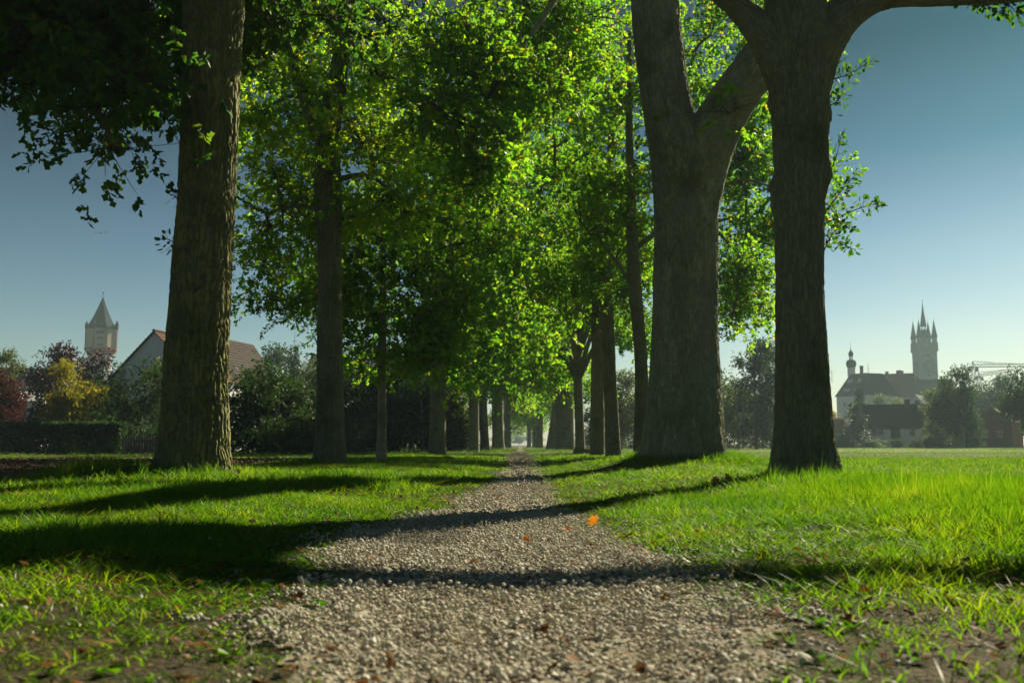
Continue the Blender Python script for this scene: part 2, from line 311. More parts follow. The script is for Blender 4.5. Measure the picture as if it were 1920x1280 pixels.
pm = (cx[:, 1] > -3) & (cx[:, 1] < 230) & (cx[:, 0] > -path_w(cx[:, 1], -1) - 0.03) & (cx[:, 0] < path_w(cx[:, 1], 1) + 0.03)
sheet('path', pm, M['path'], 0.005)
sheet('ploughed_field', soil_mask(cx[:, 0], cx[:, 1]) & (cx[:, 0] > -80), M['soil'], 0.006, 0.05)
sheet('stubble_field', stub_mask(cx[:, 0], cx[:, 1]) & (cx[:, 0] < 160), M['stubble'], 0.02)

# ------------------------------------------------------------------ foliage builders
def leaf_template(kind):
    if kind == 'oak':
        xy = [(0, 0), (0.26, 0.26), (0.11, 0.40), (0.33, 0.66), (0.16, 0.80), (0, 1.0), (-0.16, 0.80), (-0.33, 0.66), (-0.11, 0.40), (-0.26, 0.26)]
        V = [(x, y, -0.25 * abs(x) - 0.10 * y * y) for x, y in xy] + [(0, 0.5, 0.03)]
        Fc = [(10, i, (i + 1) % 10) for i in range(10)]
    elif kind == 'simple':
        xy = [(0, 0), (0.30, 0.35), (0.24, 0.75), (0, 1.0), (-0.24, 0.75), (-0.30, 0.35)]
        V = [(x, y, -0.3 * abs(x) - 0.08 * y * y) for x, y in xy]
        Fc = [(0, 1, 2), (0, 2, 3), (0, 3, 4), (0, 4, 5)]
    else:
        V = [(0, 0, 0), (0.32, 0.5, -0.06), (0, 1.0, -0.04), (-0.32, 0.5, -0.06)]; Fc = [(0, 1, 2), (0, 2, 3)]
    return np.array(V, float), np.array(Fc, int)
def unit(a): return a / np.maximum(np.linalg.norm(a, axis=-1, keepdims=True), 1e-9)
def place_leaves(pos, dirs, size, rng, kind, tilt=0.75):
    n = len(pos); T, Fc = leaf_template(kind)
    d = unit(dirs); nrm = unit(np.array([0, 0, 1.0]) + rng.normal(0, tilt, (n, 3)))
    sd_ = unit(np.cross(d, nrm)); nrm = np.cross(sd_, d)
    s = size * rng.uniform(0.65, 1.2, n)
    V = (T[None, :, 0, None] * sd_[:, None] + T[None, :, 1, None] * d[:, None] + T[None, :, 2, None] * nrm[:, None]) * s[:, None, None] + pos[:, None]
    Fa = (Fc[None] + (np.arange(n) * len(T))[:, None, None]).reshape(-1, 3)
    return V.reshape(-1, 3), Fa, len(T)
def crown_arrays(blobs, rng, leaf=0.12, tw_per=9, lv_per=8, clump_r=0.30, shell=0.5):
    """blobs: (x,y,z, rx,ry,rz, n_clumps). returns clump centres and leaves"""
    C = []
    for (x, y, z, rx, ry, rz, n) in blobs:
        rr3 = np.array([rx, ry, rz]); ns = max(2, n // 5); u = unit(rng.normal(0, 1, (ns, 3))); r = rng.uniform(0, 1, ns) ** shell * 1.05
        sub = u * r[:, None] * rr3; pick = rng.integers(0, ns, n)
        C.append(np.array([x, y, z]) + sub[pick] + rng.normal(0, .27, (n, 3)) * rr3)
    C = np.concatenate(C); n = len(C)
    tb = np.repeat(C, tw_per, 0) + rng.normal(0, clump_r, (n * tw_per, 3)) * np.array([1, 1, 0.7])
    ctr = np.repeat(C, tw_per, 0)
    td = unit(unit(tb - ctr) + rng.normal(0, 0.5, tb.shape) + np.array([0, 0, -0.25]))
    tl = leaf * 2.0
    t = np.tile(np.linspace(0.15, 1, lv_per), len(tb))
    B = np.repeat(tb, lv_per, 0); Dd = np.repeat(td, lv_per, 0)
    pos = B + Dd * (t * tl)[:, None]
    ld = unit(Dd * 0.6 + rng.normal(0, 0.8, Dd.shape) + np.array([0, 0, -0.15]))
    cr = np.repeat(rng.uniform(0, 1, n), tw_per * lv_per)
    return C, tb, pos, ld, cr
def crown_mesh(name, blobs, rng, leaf, kind, mat, **kw):
    C, tb, pos, ld, cr = crown_arrays(blobs, rng, leaf, **kw)
    V, Fa, k = place_leaves(pos, ld, leaf, rng, kind)
    rnd = np.clip(0.55 * cr + 0.45 * rng.uniform(0, 1, len(pos)) , 0, 1) ** 1.1
    rnd = np.where(rng.uniform(0, 1, len(pos)) < 0.02, 1.0, rnd * 0.97)
    return np_mesh(name, V, Fa, mat, False, {'rnd': np.repeat(rnd, k)}), C, tb
def tubes(paths, n=6):
    """paths: list of (pts (m,3), radii (m,)) -> V,F"""
    VV = []; FF = []; b = 0
    for pts, rad in paths:
        pts = np.asarray(pts, float); rad = np.asarray(rad, float); m = len(pts)
        t = unit(np.gradient(pts, axis=0)); ref = np.array([1.0, 0.13, 0.07]) if abs(t[0][0]) < 0.8 else np.array([0.0, 1, 0.1])
        u = unit(np.cross(t, ref)); v = np.cross(t, u); a = np.linspace(0, 2 * np.pi, n, endpoint=False)
        ring = pts[:, None] + rad[:, None, None] * (np.cos(a)[None, :, None] * u[:, None] + np.sin(a)[None, :, None] * v[:, None])
        VV.append(ring.reshape(-1, 3)); i = np.arange(m * n).reshape(m, n) + b
        FF.append(np.stack([i[:-1], np.roll(i[:-1], -1, 1), np.roll(i[1:], -1, 1), i[1:]], -1).reshape(-1, 4)); b += m * n
    return np.concatenate(VV), np.concatenate(FF)
def spl(pts, m):
    """Catmull-Rom resample"""
    p = np.asarray(pts, float); n = len(p); q = np.vstack([2 * p[0] - p[1], p, 2 * p[-1] - p[-2]]); t = np.linspace(0, n - 1 - 1e-6, m); i = t.astype(int); f = (t - i)[:, None]
    a, b, c, d = q[i], q[i + 1], q[i + 2], q[i + 3]
    return 0.5 * (2 * b + (c - a) * f + (2 * a - 5 * b + 4 * c - d) * f ** 2 + (3 * b - a - 3 * c + d) * f ** 3)
def bark_tube(name, pts, rad, nu, nv, mat, amp=0.018, cell=0.045, seed=0, flare=0.3, fl_h=0.3, burrs=(), lobes=5, wob=0.03, vst=3.6):
    pr = spl(np.column_stack([pts, rad]), nv); c = pr[:, :3]; r = pr[:, 3]
    seg = np.concatenate([[0], np.cumsum(np.linalg.norm(np.diff(c, axis=0), axis=1))])
    t = unit(np.gradient(c, axis=0)); u = unit(np.cross(t, np.array([0.05, 1.0, 0.02]))); v = np.cross(t, u)
    a = np.linspace(0, 2 * np.pi, nu, endpoint=False)
    RR = np.repeat(r[:, None], nu, 1); A = np.repeat(a[None], nv, 0); S = np.repeat(seg[:, None], nu, 1)
    if flare: RR = RR * (1 + flare * np.exp(-S / fl_h) * (1 + 0.28 * np.sin(lobes * A + seed) + 0.15 * np.sin((lobes + 4) * A + 2 * seed)))
    q = np.stack([np.cos(A) * RR, np.sin(A) * RR, S], -1).reshape(-1, 3)
    RR = RR * (1 + wob * fbm(q * np.array([3, 3, 1.2]), 2, seed).reshape(nv, nu))
    for (bs, ba, bh, bw) in burrs:
        da = (A - ba + np.pi) % (2 * np.pi) - np.pi
        RR = RR + bh * np.exp(-((S - bs) ** 2 + (da * r.mean()) ** 2) / bw ** 2)
    wv = q * np.array([1, 1, 1 / vst]) / cell; q2 = q * np.array([1, 1, .45]); wv = wv + 0.95 * np.stack([fbm(q2 * 11, 3, seed + 5), fbm(q2 * 11 + 7, 3, seed + 6), 1.2 * fbm(q * 7 + 3, 2, seed + 8)], 1)
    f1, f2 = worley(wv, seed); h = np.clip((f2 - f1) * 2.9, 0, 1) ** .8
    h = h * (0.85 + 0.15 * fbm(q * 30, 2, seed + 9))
    RR = RR + amp * (h.reshape(nv, nu) - 0.6)
    V = c[:, None] + RR[..., None] * (np.cos(A)[..., None] * u[:, None] + np.sin(A)[..., None] * v[:, None])
    i = np.arange(nv * nu).reshape(nv, nu)
    Fq = np.stack([i[:-1], np.roll(i[:-1], -1, 1), np.roll(i[1:], -1, 1), i[1:]], -1).reshape(-1, 4)
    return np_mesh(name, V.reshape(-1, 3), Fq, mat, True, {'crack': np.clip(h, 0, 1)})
def pxpath(lst):
    """list of (px, py, D, radius)"""
    return np.array([P(a, b, D) for a, b, D, r in lst]), np.array([r for *_, r in lst])
def limb_to(name, start, end, r0, r1, parent, base, mat, rng, sag=0.0, nu=20, nv=28, amp=0.006):
    s = np.asarray(start, float); e = np.asarray(end, float); L_ = np.linalg.norm(e - s)
    m1 = s + (e - s) * 0.35 + np.array([rng.uniform(-.06, .06), rng.uniform(-.06, .06), 0.12]) * L_ + np.array([0, 0, -sag])
    m2 = s + (e - s) * 0.7 + rng.uniform(-.07, .07, 3) * L_
    me = bark_tube(name, np.array([s, m1, m2, e]) - base, [r0, r0 * 0.7 + r1 * 0.3, (r0 + r1) / 2.3, r1], nu, nv, mat, amp, 0.03, 3, flare=0, wob=0.06)
    return obj(name, me, parent)
def twig_mesh(name, C, tb, tw_per, anchors, base, mat, rng, frac=0.6):
    """woody twigs from each clump centre to its leaf sprays, and from the nearest anchor to the clump"""
    paths = []; A = np.asarray(anchors)
    for i, c in enumerate(C):
        a = A[np.argmin(np.linalg.norm(A - c, axis=1))]; m = (a + c) / 2 + rng.normal(0, 0.06 * np.linalg.norm(c - a) + 0.01, 3)
        paths.append((spl([a, m, c], 5), np.linspace(0.018, 0.006, 5)))
        for k in range(tw_per):
            if rng.uniform() < frac: paths.append((np.array([c, (c + tb[i * tw_per + k]) / 2 + rng.normal(0, 0.02, 3), tb[i * tw_per + k]]), np.array([0.006, 0.004, 0.0025])))
    V, Fq = tubes(paths, 4); return np_mesh(name, V - base, Fq, mat, True)
def oak(label, group, trunk, tr_kw, mat, blobs, limbs, leaf=0.12, leaf_mat='leaf', seed=1, kind='oak', clump_r=0.30, tw=9, lv=8, extra=None, shell=0.5, name='oak_tree'):
    rng = np.random.default_rng(seed)
    pts, rad = pxpath(trunk); base = pts[0].copy(); base[2] = Hz(base[0], base[1]); pts[0][2] = base[2] - 0.12
    t = thing(name, label, 'tree', base, 0, group)
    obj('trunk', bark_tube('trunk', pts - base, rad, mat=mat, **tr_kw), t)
    anchors = [p for p in spl(pts, 12)[5:]]
    for lb in limbs:  # (list of (px,py,D,r))
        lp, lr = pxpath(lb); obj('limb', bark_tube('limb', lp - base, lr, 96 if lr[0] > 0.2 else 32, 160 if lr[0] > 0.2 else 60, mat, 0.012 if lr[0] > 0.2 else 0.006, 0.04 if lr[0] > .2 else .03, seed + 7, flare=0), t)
        anchors += list(spl(lp, 14))
    bl = []
    for (px, py, D, rx, rz, n) in blobs:
        c = P(px, py, D); bl.append((*(c), rx, rx, rz, n))
    me, C, tb = crown_mesh('crown', [(b[0] - base[0], b[1] - base[1], b[2] - base[2], *b[3:]) for b in bl], rng, leaf, kind, M[leaf_mat], tw_per=tw, lv_per=lv, clump_r=clump_r, shell=shell)
    # branches out to each blob
    for b in bl:
        c = np.array(b[:3]); A = np.array(anchors); low = A
        a = low[np.argmin(np.linalg.norm(low - c, axis=1))]
        if np.linalg.norm(c - a) > 0.5:
            limb_to('branch', a, c, 0.03 + 0.016 * np.linalg.norm(c - a), 0.018, t, base, mat, rng)
            anchors += [a + (c - a) * k for k in (0.4, 0.7, 1.0)]
    tag(obj('crown', me, t), kind='stuff')
    tag(obj('twigs', twig_mesh('twigs', C, tb, tw, np.array(anchors) - base, np.zeros(3), M['twig'], rng), t), kind='stuff')
    if extra:
        for ex in extra:
            sprig(t, base, ex, rng, leaf, M[leaf_mat])
    return t
def sprig(parent, base, ex, rng, leaf, mat):
    pts = spl([P(a, b, D) for a, b, D in ex], 12) - base
    L_ = np.linalg.norm(pts[-1] - pts[0]); n = int(L_ / 0.012) + 8
    tt = rng.uniform(0.12, 1, n); pos = np.stack([np.interp(tt, np.linspace(0, 1, 12), pts[:, k]) for k in range(3)], 1)
    side = rng.normal(0, 1, (n, 3)); pos2 = pos + unit(side) * rng.uniform(0, 0.05 + 0.16 * (1 - tt))[:, None]
    dr = unit(unit(side) + 0.6 * unit(pts[-1] - pts[0]))
    V, Fa, k = place_leaves(pos2, dr, leaf * 0.62, rng, 'simple')
    tag(obj('leaves', np_mesh('leaves', V, Fa, mat, False, {'rnd': np.repeat(rng.uniform(0, .8, n), k)}), parent), kind='stuff')
    pl = [(pts, np.linspace(0.008, 0.002, 12))] + [(np.array([pos[i], pos2[i]]), np.array([0.003, 0.0015])) for i in range(0, n, 2)]
    V, Fq = tubes(pl, 4); tag(obj('twigs', np_mesh('twigs', V, Fq, M['twig'], True), parent), kind='stuff')

AV = 'oaks lining the gravel path'
# ---- nearest oak, left row
oak('thick straight oak with yellow lichen on its trunk, nearest of the left row', AV,
    [(361, 892, 10.7, .375), (365, 800, 10.7, .352), (367, 700, 10.7, .338), (374, 600, 10.7, .322), (379, 500, 10.7, .315), (387, 380, 10.7, .306), (393, 220, 10.7, .305), (398, 80, 10.7, .31), (402, -10, 10.7, .32), (408, -200, 10.8, .27), (420, -500, 10.9, .18)],
    dict(nu=250, nv=420, amp=0.036, cell=0.050, seed=11, flare=0.16, vst=7.5), M['bark_near'],
    [(40, 30, 10.4, .75, .5, 46), (170, 20, 10.8, .75, .5, 50), (290, 60, 11.9, .7, .5, 40), (90, 120, 10.2, .5, .28, 13), (215, 140, 10.2, .42, .3, 13), (290, 150, 11.2, .3, .25, 8), (165, 205, 10.0, .26, .22, 5), (205, 232, 10.0, .24, .14, 5), (228, 280, 9.9, .13, .09, 3),
     (-10, 130, 10.4, .35, .3, 8), (60, -120, 10.6, 1.0, .8, 30), (260, -180, 11, 1.2, 1, 36), (520, -120, 11, 1.2, .9, 26), (500, 40, 12.5, .7, .5, 20), (600, -40, 13, .8, .5, 20), (400, -420, 11, 2.0, 1.2, 50)],
    [[(400, 20, 10.7, .16), (330, -60, 10.6, .13), (220, -50, 10.5, .09), (60, 10, 10.3, .05)], [(402, -40, 10.7, .17), (470, -120, 11, .13), (560, -150, 11.5, .08)]],
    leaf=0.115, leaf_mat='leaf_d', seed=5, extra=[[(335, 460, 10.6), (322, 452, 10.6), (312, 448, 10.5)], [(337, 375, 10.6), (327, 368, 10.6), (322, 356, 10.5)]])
# ---- second oak, left row
oak('middle-sized oak with burred fork under yellowing leaves, second in the left row', AV,
    [(619, 872, 18.3, .28), (619, 800, 18.3, .26), (618, 700, 18.3, .24), (618, 560, 18.3, .215), (618, 430, 18.3, .225), (615, 345, 18.3, .255), (614, 280, 18.3, .235), (622, 210, 18.3, .20), (640, 100, 18.3, .16), (655, -60, 18.4, .12)],
    dict(nu=170, nv=320, amp=0.026, cell=0.046, vst=7.5, seed=21, flare=0.26, burrs=[(4.9, 0.3, .05, .12), (5.3, 2.6, .05, .12), (4.7, 1.6, .04, .08), (5.6, 4.6, .04, .1), (4.75, 4.9, .05, .08)]), M['bark'],
    [(520, 330, 18.2, .95, .6, 34), (500, 430, 18.8, .7, .6, 24), (570, 430, 19.2, .6, .5, 14), (700, 280, 17.8, 1.0, .55, 28), (740, 390, 18.0, .75, .45, 20), (680, 400, 18.6, .5, .3, 10), (560, 190, 18.2, 1.1, .7, 34), (700, 130, 18.4, 1.3, .8, 34), (480, 220, 18.8, .8, .6, 22),
     (610, 20, 18.6, 1.7, 1.0, 60), (470, 90, 19, 1.2, .9, 44), (800, 60, 20, 1.5, 1.1, 40), (830, 200, 21, 1.3, 1.0, 28), (780, 320, 20, 1.0, .8, 20), (600, -200, 18.5, 2.2, 1.2, 50)],
    [[(608, 270, 18.3, .15), (585, 225, 18.2, .13), (560, 150, 18.1, .10), (530, 60, 18, .06)], [(620, 340, 18.2, .06), (690, 330, 18.0, .04), (760, 380, 17.9, .02)], [(612, 400, 18.2, .05), (560, 385, 18.1, .035), (500, 400, 18.3, .02)]],
    leaf=0.115, leaf_mat='leaf_y', seed=6)
# ---- young tree
oak('slim young tree with bare pale pole-like trunk, third in the left row', AV,
    [(715, 876, 22, .115), (716, 780, 22, .10), (716, 690, 22, .095), (717, 600, 22, .088), (718, 520, 22, .07), (720, 380, 22, .04)],
    dict(nu=64, nv=120, amp=0.004, cell=0.03, seed=31, flare=0.15), M['bark_pole'],
    [(700, 560, 22, .8, .6, 22), (770, 520, 21.8, 1.0, .8, 32), (825, 610, 21.6, .6, .7, 20), (690, 640, 21.8, .45, .45, 12), (790, 655, 21.6, .6, .4, 18), (655, 500, 22, .8, .7, 26), (850, 530, 22, .7, .7, 18), (730, 430, 22, 1.2, .8, 28), (840, 430, 22, .9, .8, 22), (665, 640, 22.2, .3, .35, 6), (590, 560, 23.5, .9, .7, 28), (530, 560, 24, .6, .45, 16), (520, 500, 24, .7, .5, 16)],
    [], leaf=0.125, leaf_mat='leaf', seed=7, extra=[[(560, 585, 23), (520, 600, 23), (488, 632, 23)], [(560, 560, 23), (510, 565, 23), (472, 588, 23)], [(600, 600, 23), (580, 640, 23), (545, 655, 23)]], name='young_tree')
# ---- big forked oak, right
oak('huge forked oak with massive pale-patched trunk on a grassy mound right of the path', AV,
    [(1281, 858, 16.0, .62), (1282, 790, 16, .60), (1284, 700, 16, .555), (1284, 600, 16, .52), (1286, 480, 16, .515), (1285, 390, 16, .51), (1276, 310, 16, .48), (1256, 225, 16, .425), (1243, 150, 16, .40), (1232, 60, 16, .40), (1224, -40, 16, .38), (1200, -220, 16, .28)],
    dict(nu=340, nv=400, amp=0.024, cell=0.046, vst=9, seed=41, flare=0.22, fl_h=0.45, lobes=7), M['bark_big'],
    [(1020, 60, 20, 1.5, .9, 60), (1100, 30, 20, 1.0, .7, 24), (940, 150, 16.6, .9, .65, 36), (1020, 190, 20, 1.0, .65, 36), (880, 60, 16.4, .95, .7, 30), (1080, 130, 20, .9, .7, 26), (890, 300, 16.4, .55, .42, 16), (850, 220, 16.4, .65, .5, 16), (960, 260, 17, .6, .4, 14),
     (900, 370, 16.4, .35, .25, 7), (1050, -130, 18.5, 1.6, .8, 18), (1385, 205, 15.4, .15, .12, 3), (1250, -900, 16, 2.8, 1.8, 60)],
    [[(1284, 520, 16, .40), (1292, 430, 15.97, .43), (1304, 345, 15.95, .455), (1330, 265, 15.9, .43), (1372, 190, 15.8, .38), (1418, 125, 15.7, .355), (1470, 50, 15.6, .33), (1520, -60, 15.5, .28)],
     [(1225, 40, 16, .18), (1160, -70, 16.8, .14), (1060, -90, 18, .10), (930, -10, 18.6, .06)],
     [(1090, -80, 17.7, .07), (1000, 60, 17.4, .05), (915, 180, 16.7, .03), (880, 290, 16.5, .015)]],
    leaf=0.115, leaf_mat='leaf', seed=8, lv=8)
# ---- near right oak
oak('dark oak with knotted trunk and arching boughs, nearest of the right row', AV,
    [(1510, 902, 10.5, .315), (1508, 850, 10.5, .30), (1504, 700, 10.5, .272), (1499, 560, 10.5, .25), (1499, 420, 10.5, .254), (1502, 330, 10.5, .28), (1501, 250, 10.5, .297), (1502, 170, 10.5, .305), (1500, 90, 10.5, .34), (1490, 10, 10.5, .33), (1480, -120, 10.5, .26), (1470, -300, 10.6, .18)],
    dict(nu=220, nv=420, amp=0.024, cell=0.040, vst=8, seed=51, flare=0.34, burrs=[(3.2, 0.0, .07, .10), (3.0, 0.2, .06, .13), (4.1, 5.0, .05, .09), (4.15, 0.1, .06, .16), (3.35, 3.1, .05, .12), (4.0, 3.2, .04, .1)]), M['bark_right'],
    [(1460, -900, 10.5, 2, 1.4, 50), (1340, -460, 11, .9, .5, 12)],
    [[(1510, 190, 10.5, .24), (1535, 95, 10.5, .25), (1585, 25, 10.5, .215), (1660, -8, 10.5, .15), (1760, -8, 10.6, .115), (1900, -12, 10.7, .10), (2050, -40, 10.8, .085), (2250, -70, 11, .07)],
     [(1490, 190, 10.5, .22), (1450, 90, 10.5, .22), (1390, 20, 10.5, .14), (1330, -30, 10.5, .11), (1250, -110, 10.6, .07)]],
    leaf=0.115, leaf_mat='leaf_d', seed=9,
    extra=[[(1800, -12, 10.6), (1850, 10, 10.5), (1880, 28, 10.4)], [(1860, -14, 10.6), (1895, 12, 10.5), (1915, 38, 10.5)], [(1900, -14, 10.7), (1925, 8, 10.7), (1945, 30, 10.7)], [(1820, -12, 10.6), (1850, -4, 10.7), (1885, 6, 10.8)], [(1552, 150, 10.6), (1590, 140, 10.6), (1638, 112, 10.7)], [(1552, 140, 10.8), (1568, 90, 10.8), (1575, 50, 10.8)], [(1550, 200, 10.6), (1570, 190, 10.6), (1585, 165, 10.6)],
           [(1545, 420, 10.9), (1600, 395, 10.9), (1655, 378, 11)], [(1545, 400, 10.8), (1580, 355, 10.8), (1610, 322, 10.9)], [(1545, 440, 10.9), (1575, 455, 10.9), (1605, 470, 11)], [(1550, 330, 10.8), (1566, 300, 10.8), (1578, 250, 10.8)],
           [(1545, 470, 10.8), (1560, 440, 10.8), (1585, 415, 10.8)], [(1548, 380, 10.8), (1575, 410, 10.8), (1600, 430, 10.8)]])
# ---- right row, slim ones
oak('slim slightly leaning oak close to the left side of the huge forked trunk', AV,
    [(1201, 850, 25.7, .205), (1203, 760, 25.7, .18), (1202, 680, 25.7, .168), (1196, 600, 25.7, .165), (1188, 500, 25.7, .165), (1184, 400, 25.7, .14), (1180, 250, 25.7, .10), (1180, 60, 25.7, .06)],
    dict(nu=90, nv=160, amp=0.012, cell=0.045, seed=61, flare=0.15), M['bark'],
    [(1180, 330, 25.5, 1.3, 1.0, 24), (1150, 430, 25.5, .7, .6, 14), (1395, 500, 25.8, .7, .7, 26), (1180, 180, 25.5, 1.2, 1.0, 18), (1370, 600, 25.8, .35, .25, 6)],
    [[(1186, 470, 25.7, .07), (1280, 400, 25.9, .06), (1380, 340, 26, .045), (1450, 350, 26, .02)], [(1190, 540, 25.7, .05), (1140, 470, 25.6, .035), (1090, 420, 25.5, .02)]],
    leaf=0.13, leaf_mat='leaf', seed=10, clump_r=.36)

oak('straight shaded oak trunk half behind the knobbly-topped oak', AV,
    [(1120, 856, 34, .25), (1120, 760, 34, .235), (1121, 660, 34, .225), (1122, 560, 34, .21), (1130, 430, 34, .17), (1145, 280, 34, .12), (1150, 100, 34, .07)],
    dict(nu=80, nv=130, amp=0.014, cell=0.055, seed=66, flare=0.12), M['bark'],
    [(1400, 440, 33, 1.25, 1.4, 64), (1395, 550, 33, 1.0, .9, 44), (1390, 310, 33, 1.4, 1.5, 70), (1390, 170, 33, 1.6, 1.5, 70), (1520, 340, 33, .9, 1.2, 30), (1290, 150, 34, 2.0, 1.5, 38), (1340, 30, 34, 2.0, 1.3, 34), (1220, 60, 34, 1.9, 1.4, 30), (1460, 60, 33, 1.5, 1.3, 40),
     (1040, 330, 36, 2.0, 1.7, 74), (1110, 420, 36, 1.9, 1.5, 60), (1040, 190, 36, 2.1, 1.7, 60), (960, 260, 38, 1.8, 1.6, 44), (960, 400, 40, 1.8, 1.4, 44), (1120, 500, 34.5, 1.4, 1.0, 40), (1060, 560, 34, 1.2, .8, 30), (1150, 240, 34, 1.6, 1.4, 40), (1200, 480, 34, 1.1, 1.0, 26)],
    [[(1124, 560, 34, .10), (1230, 470, 34, .09), (1330, 420, 33.5, .06), (1420, 400, 33, .03)]],
    leaf=0.15, leaf_mat='leaf', seed=15, clump_r=.42, kind='simple')

# ------------------------------------------------------------------ shared crowns for the farther avenue oaks
rs = np.random.default_rng(77)
def avenue_crown(seed, n_cl=560):
    g = np.random.default_rng(seed); bl = []
    for k in range(15):
        a = g.uniform(0, 6.283); zz = -0.9 + 9.6 * (k + g.uniform(0, 1)) / 15; rr = (3.9 - 0.16 * abs(zz - 2.5) * 2) * g.uniform(0.3, 1.0)
        bl.append((rr * math.cos(a), rr * math.sin(a), zz, g.uniform(1.0, 1.7), g.uniform(1.0, 1.7), g.uniform(0.6, 1.1), n_cl // 15))
    me, C, tb = crown_mesh('crown', bl, g, 0.17, 'simple', M['leaf'], tw_per=8, lv_per=8, clump_r=0.42, shell=0.6)
    p = []
    for b in bl:
        c = np.array(b[:3]); p.append((spl([(0, 0, max(-1.2, c[2] * 0.4 - 1.6)), c * [.4, .4, .6] + [0, 0, .3], c], 8), np.linspace(0.13, 0.03, 8)))
    V, Fq = tubes(p, 7); bm = np_mesh('branches', V, Fq, M['bark'], True, {'crack': np.ones(len(V))})
    return me, bm
ACR = [avenue_crown(101), avenue_crown(102), avenue_crown(103)]
def avenue_oak(label, px, D, base_y, dia, fork_y, var, mat='leaf', lean=0.0, cz=0.0, seed=1, sc=1.0, flare=0.2, name='oak_tree'):
    b = P(px, base_y, D); base = np.array([b[0], b[1], Hz(b[0], b[1])]); top = P(px + lean, fork_y, D)[2] - base[2]
    t = thing(name, label, 'tree', base, 0, AV); r = dia / 2; lx = lean / F * D
    pts = np.array([(0, 0, -.15), (lx * .05, 0, .5), (lx * .5, 0, top * .5), (lx, 0, top), (lx * 1.1, 0, top + 1.5), (lx * 1.1, .1, top + 6 * sc)])
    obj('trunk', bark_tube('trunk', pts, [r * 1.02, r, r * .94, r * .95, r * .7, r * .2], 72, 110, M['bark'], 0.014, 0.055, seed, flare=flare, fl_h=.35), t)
    for nm, me in (('crown', ACR[var][0]), ('branches', ACR[var][1])):
        o = obj(nm, me, t, (lx, 0, top + 0.5 + cz)); o.rotation_euler = (0, 0, seed * 1.7); o.scale = (sc, sc, sc)
        if nm == 'crown':
            o['kind'] = 'stuff'; o.material_slots[0].link = 'OBJECT'; o.material_slots[0].material = M[mat]
    return t
avenue_oak('broad dark oak trunk just right of the slim young pole-like tree', 820, 42, 856, .72, 690, 0, 'leaf', 0, 0.5, 1, 1.15)
avenue_oak('left of the two close trunks that fork low beside the path, left row', 888, 62, 850, .66, 700, 1, 'leaf', 0, 0.2, 2, 1.25)
avenue_oak('right of the two close trunks that fork low beside the path, left row', 909, 74, 848, .66, 705, 2, 'leaf', -6, 0.2, 3, 1.3)
avenue_oak('very thick old oak trunk farther back in the left row', 934, 104, 845, 1.25, 730, 0, 'leaf_y', -2, -.5, 4, 1.2, .35)
avenue_oak('far oak trunk at the left edge of the bright path end', 951, 140, 843, .9, 770, 1, 'leaf', 0, -1.2, 5, 1.0)
avenue_oak('farthest oak of the left row where the avenue opens', 955, 185, 840, .8, 785, 2, 'leaf', 0, -1.8, 6, 1.0)
avenue_oak('stout knobbly-topped oak trunk in the right row before the slim leaning one', 1150, 29.5, 862, .42, 560, 1, 'leaf', -10, -.6, 7, 0.45, .2)
pass
avenue_oak('dark oak trunk rising behind the tree stump', 1088, 50, 847, .48, 690, 0, 'leaf', -4, 0.3, 9, 1.2)
avenue_oak('enormous old oak trunk in the middle distance of the right row', 1060, 80, 845, 1.5, 715, 1, 'leaf', 0, -.6, 10, 1.2, .1)
avenue_oak('leaning oak trunk against the enormous old one, right row', 1034, 92, 845, .95, 735, 2, 'leaf', 14, -.6, 11, 1.0, .3)
avenue_oak('far shaded oak of the right row, rightmost of three at the path end', 1012, 118, 843, .8, 755, 0, 'leaf', 0, -1, 12, 1.0)
avenue_oak('far shaded oak of the right row, middle of three at the path end', 1003, 145, 842, .75, 770, 1, 'leaf', 0, -1.5, 13, 1.0)
avenue_oak('far shaded oak of the right row, leftmost of three at the path end', 992, 178, 841, .75, 780, 2, 'leaf', 0, -1.8, 14, 1.0)

# ------------------------------------------------------------------ background vegetation (unit meshes, about 1 m high)
def unit_crown(seed, shape, n, leaf, mat):
    g = np.random.default_rng(seed); bl = []
    if shape == 'broad':
        for k in range(16):
            a = g.uniform(0, 6.283); z = g.uniform(.28, .9); rr = .30 * math.sqrt(max(0.05, 1 - ((z - .55) / .45) ** 2)) * g.uniform(.3, 1); q = g.uniform(.09, .15)
            bl.append((rr * math.cos(a), rr * math.sin(a), z, q, q, q * .8, n // 16))
    elif shape == 'slim':
        for k in range(16):
            a = g.uniform(0, 6.283); z = .15 + .8 * k / 15; rr = .17 * math.sqrt(max(0.03, 1 - ((z - .45) / .55) ** 2)) * g.uniform(.3, 1); q = g.uniform(.05, .085)
            bl.append((rr * math.cos(a), rr * math.sin(a), z, q, q, q * .9, n // 16))
    elif shape == 'bush':
        for k in range(16):
            a = g.uniform(0, 6.283); z = g.uniform(.05, .78); rr = .55 * math.sqrt(max(0.05, 1 - (z / 1.0) ** 2)) * g.uniform(.2, 1); q = g.uniform(.16, .26)
            bl.append((rr * math.cos(a), rr * math.sin(a), z, q, q, q * .8, n // 16))
    elif shape == 'cone':
        for k in range(20):
            z = .06 + .88 * k / 19; q = .04 + .20 * (1 - z)
            bl.append((g.normal(0, .01), g.normal(0, .01), z, q, q, .05, max(2, int(n / 20 * (1.5 - z)))))
    me, C, tb = crown_mesh('crown', bl, g, leaf, 'diamond', M[mat], tw_per=7, lv_per=6, clump_r=leaf * 1.5, shell=.5)
    return me
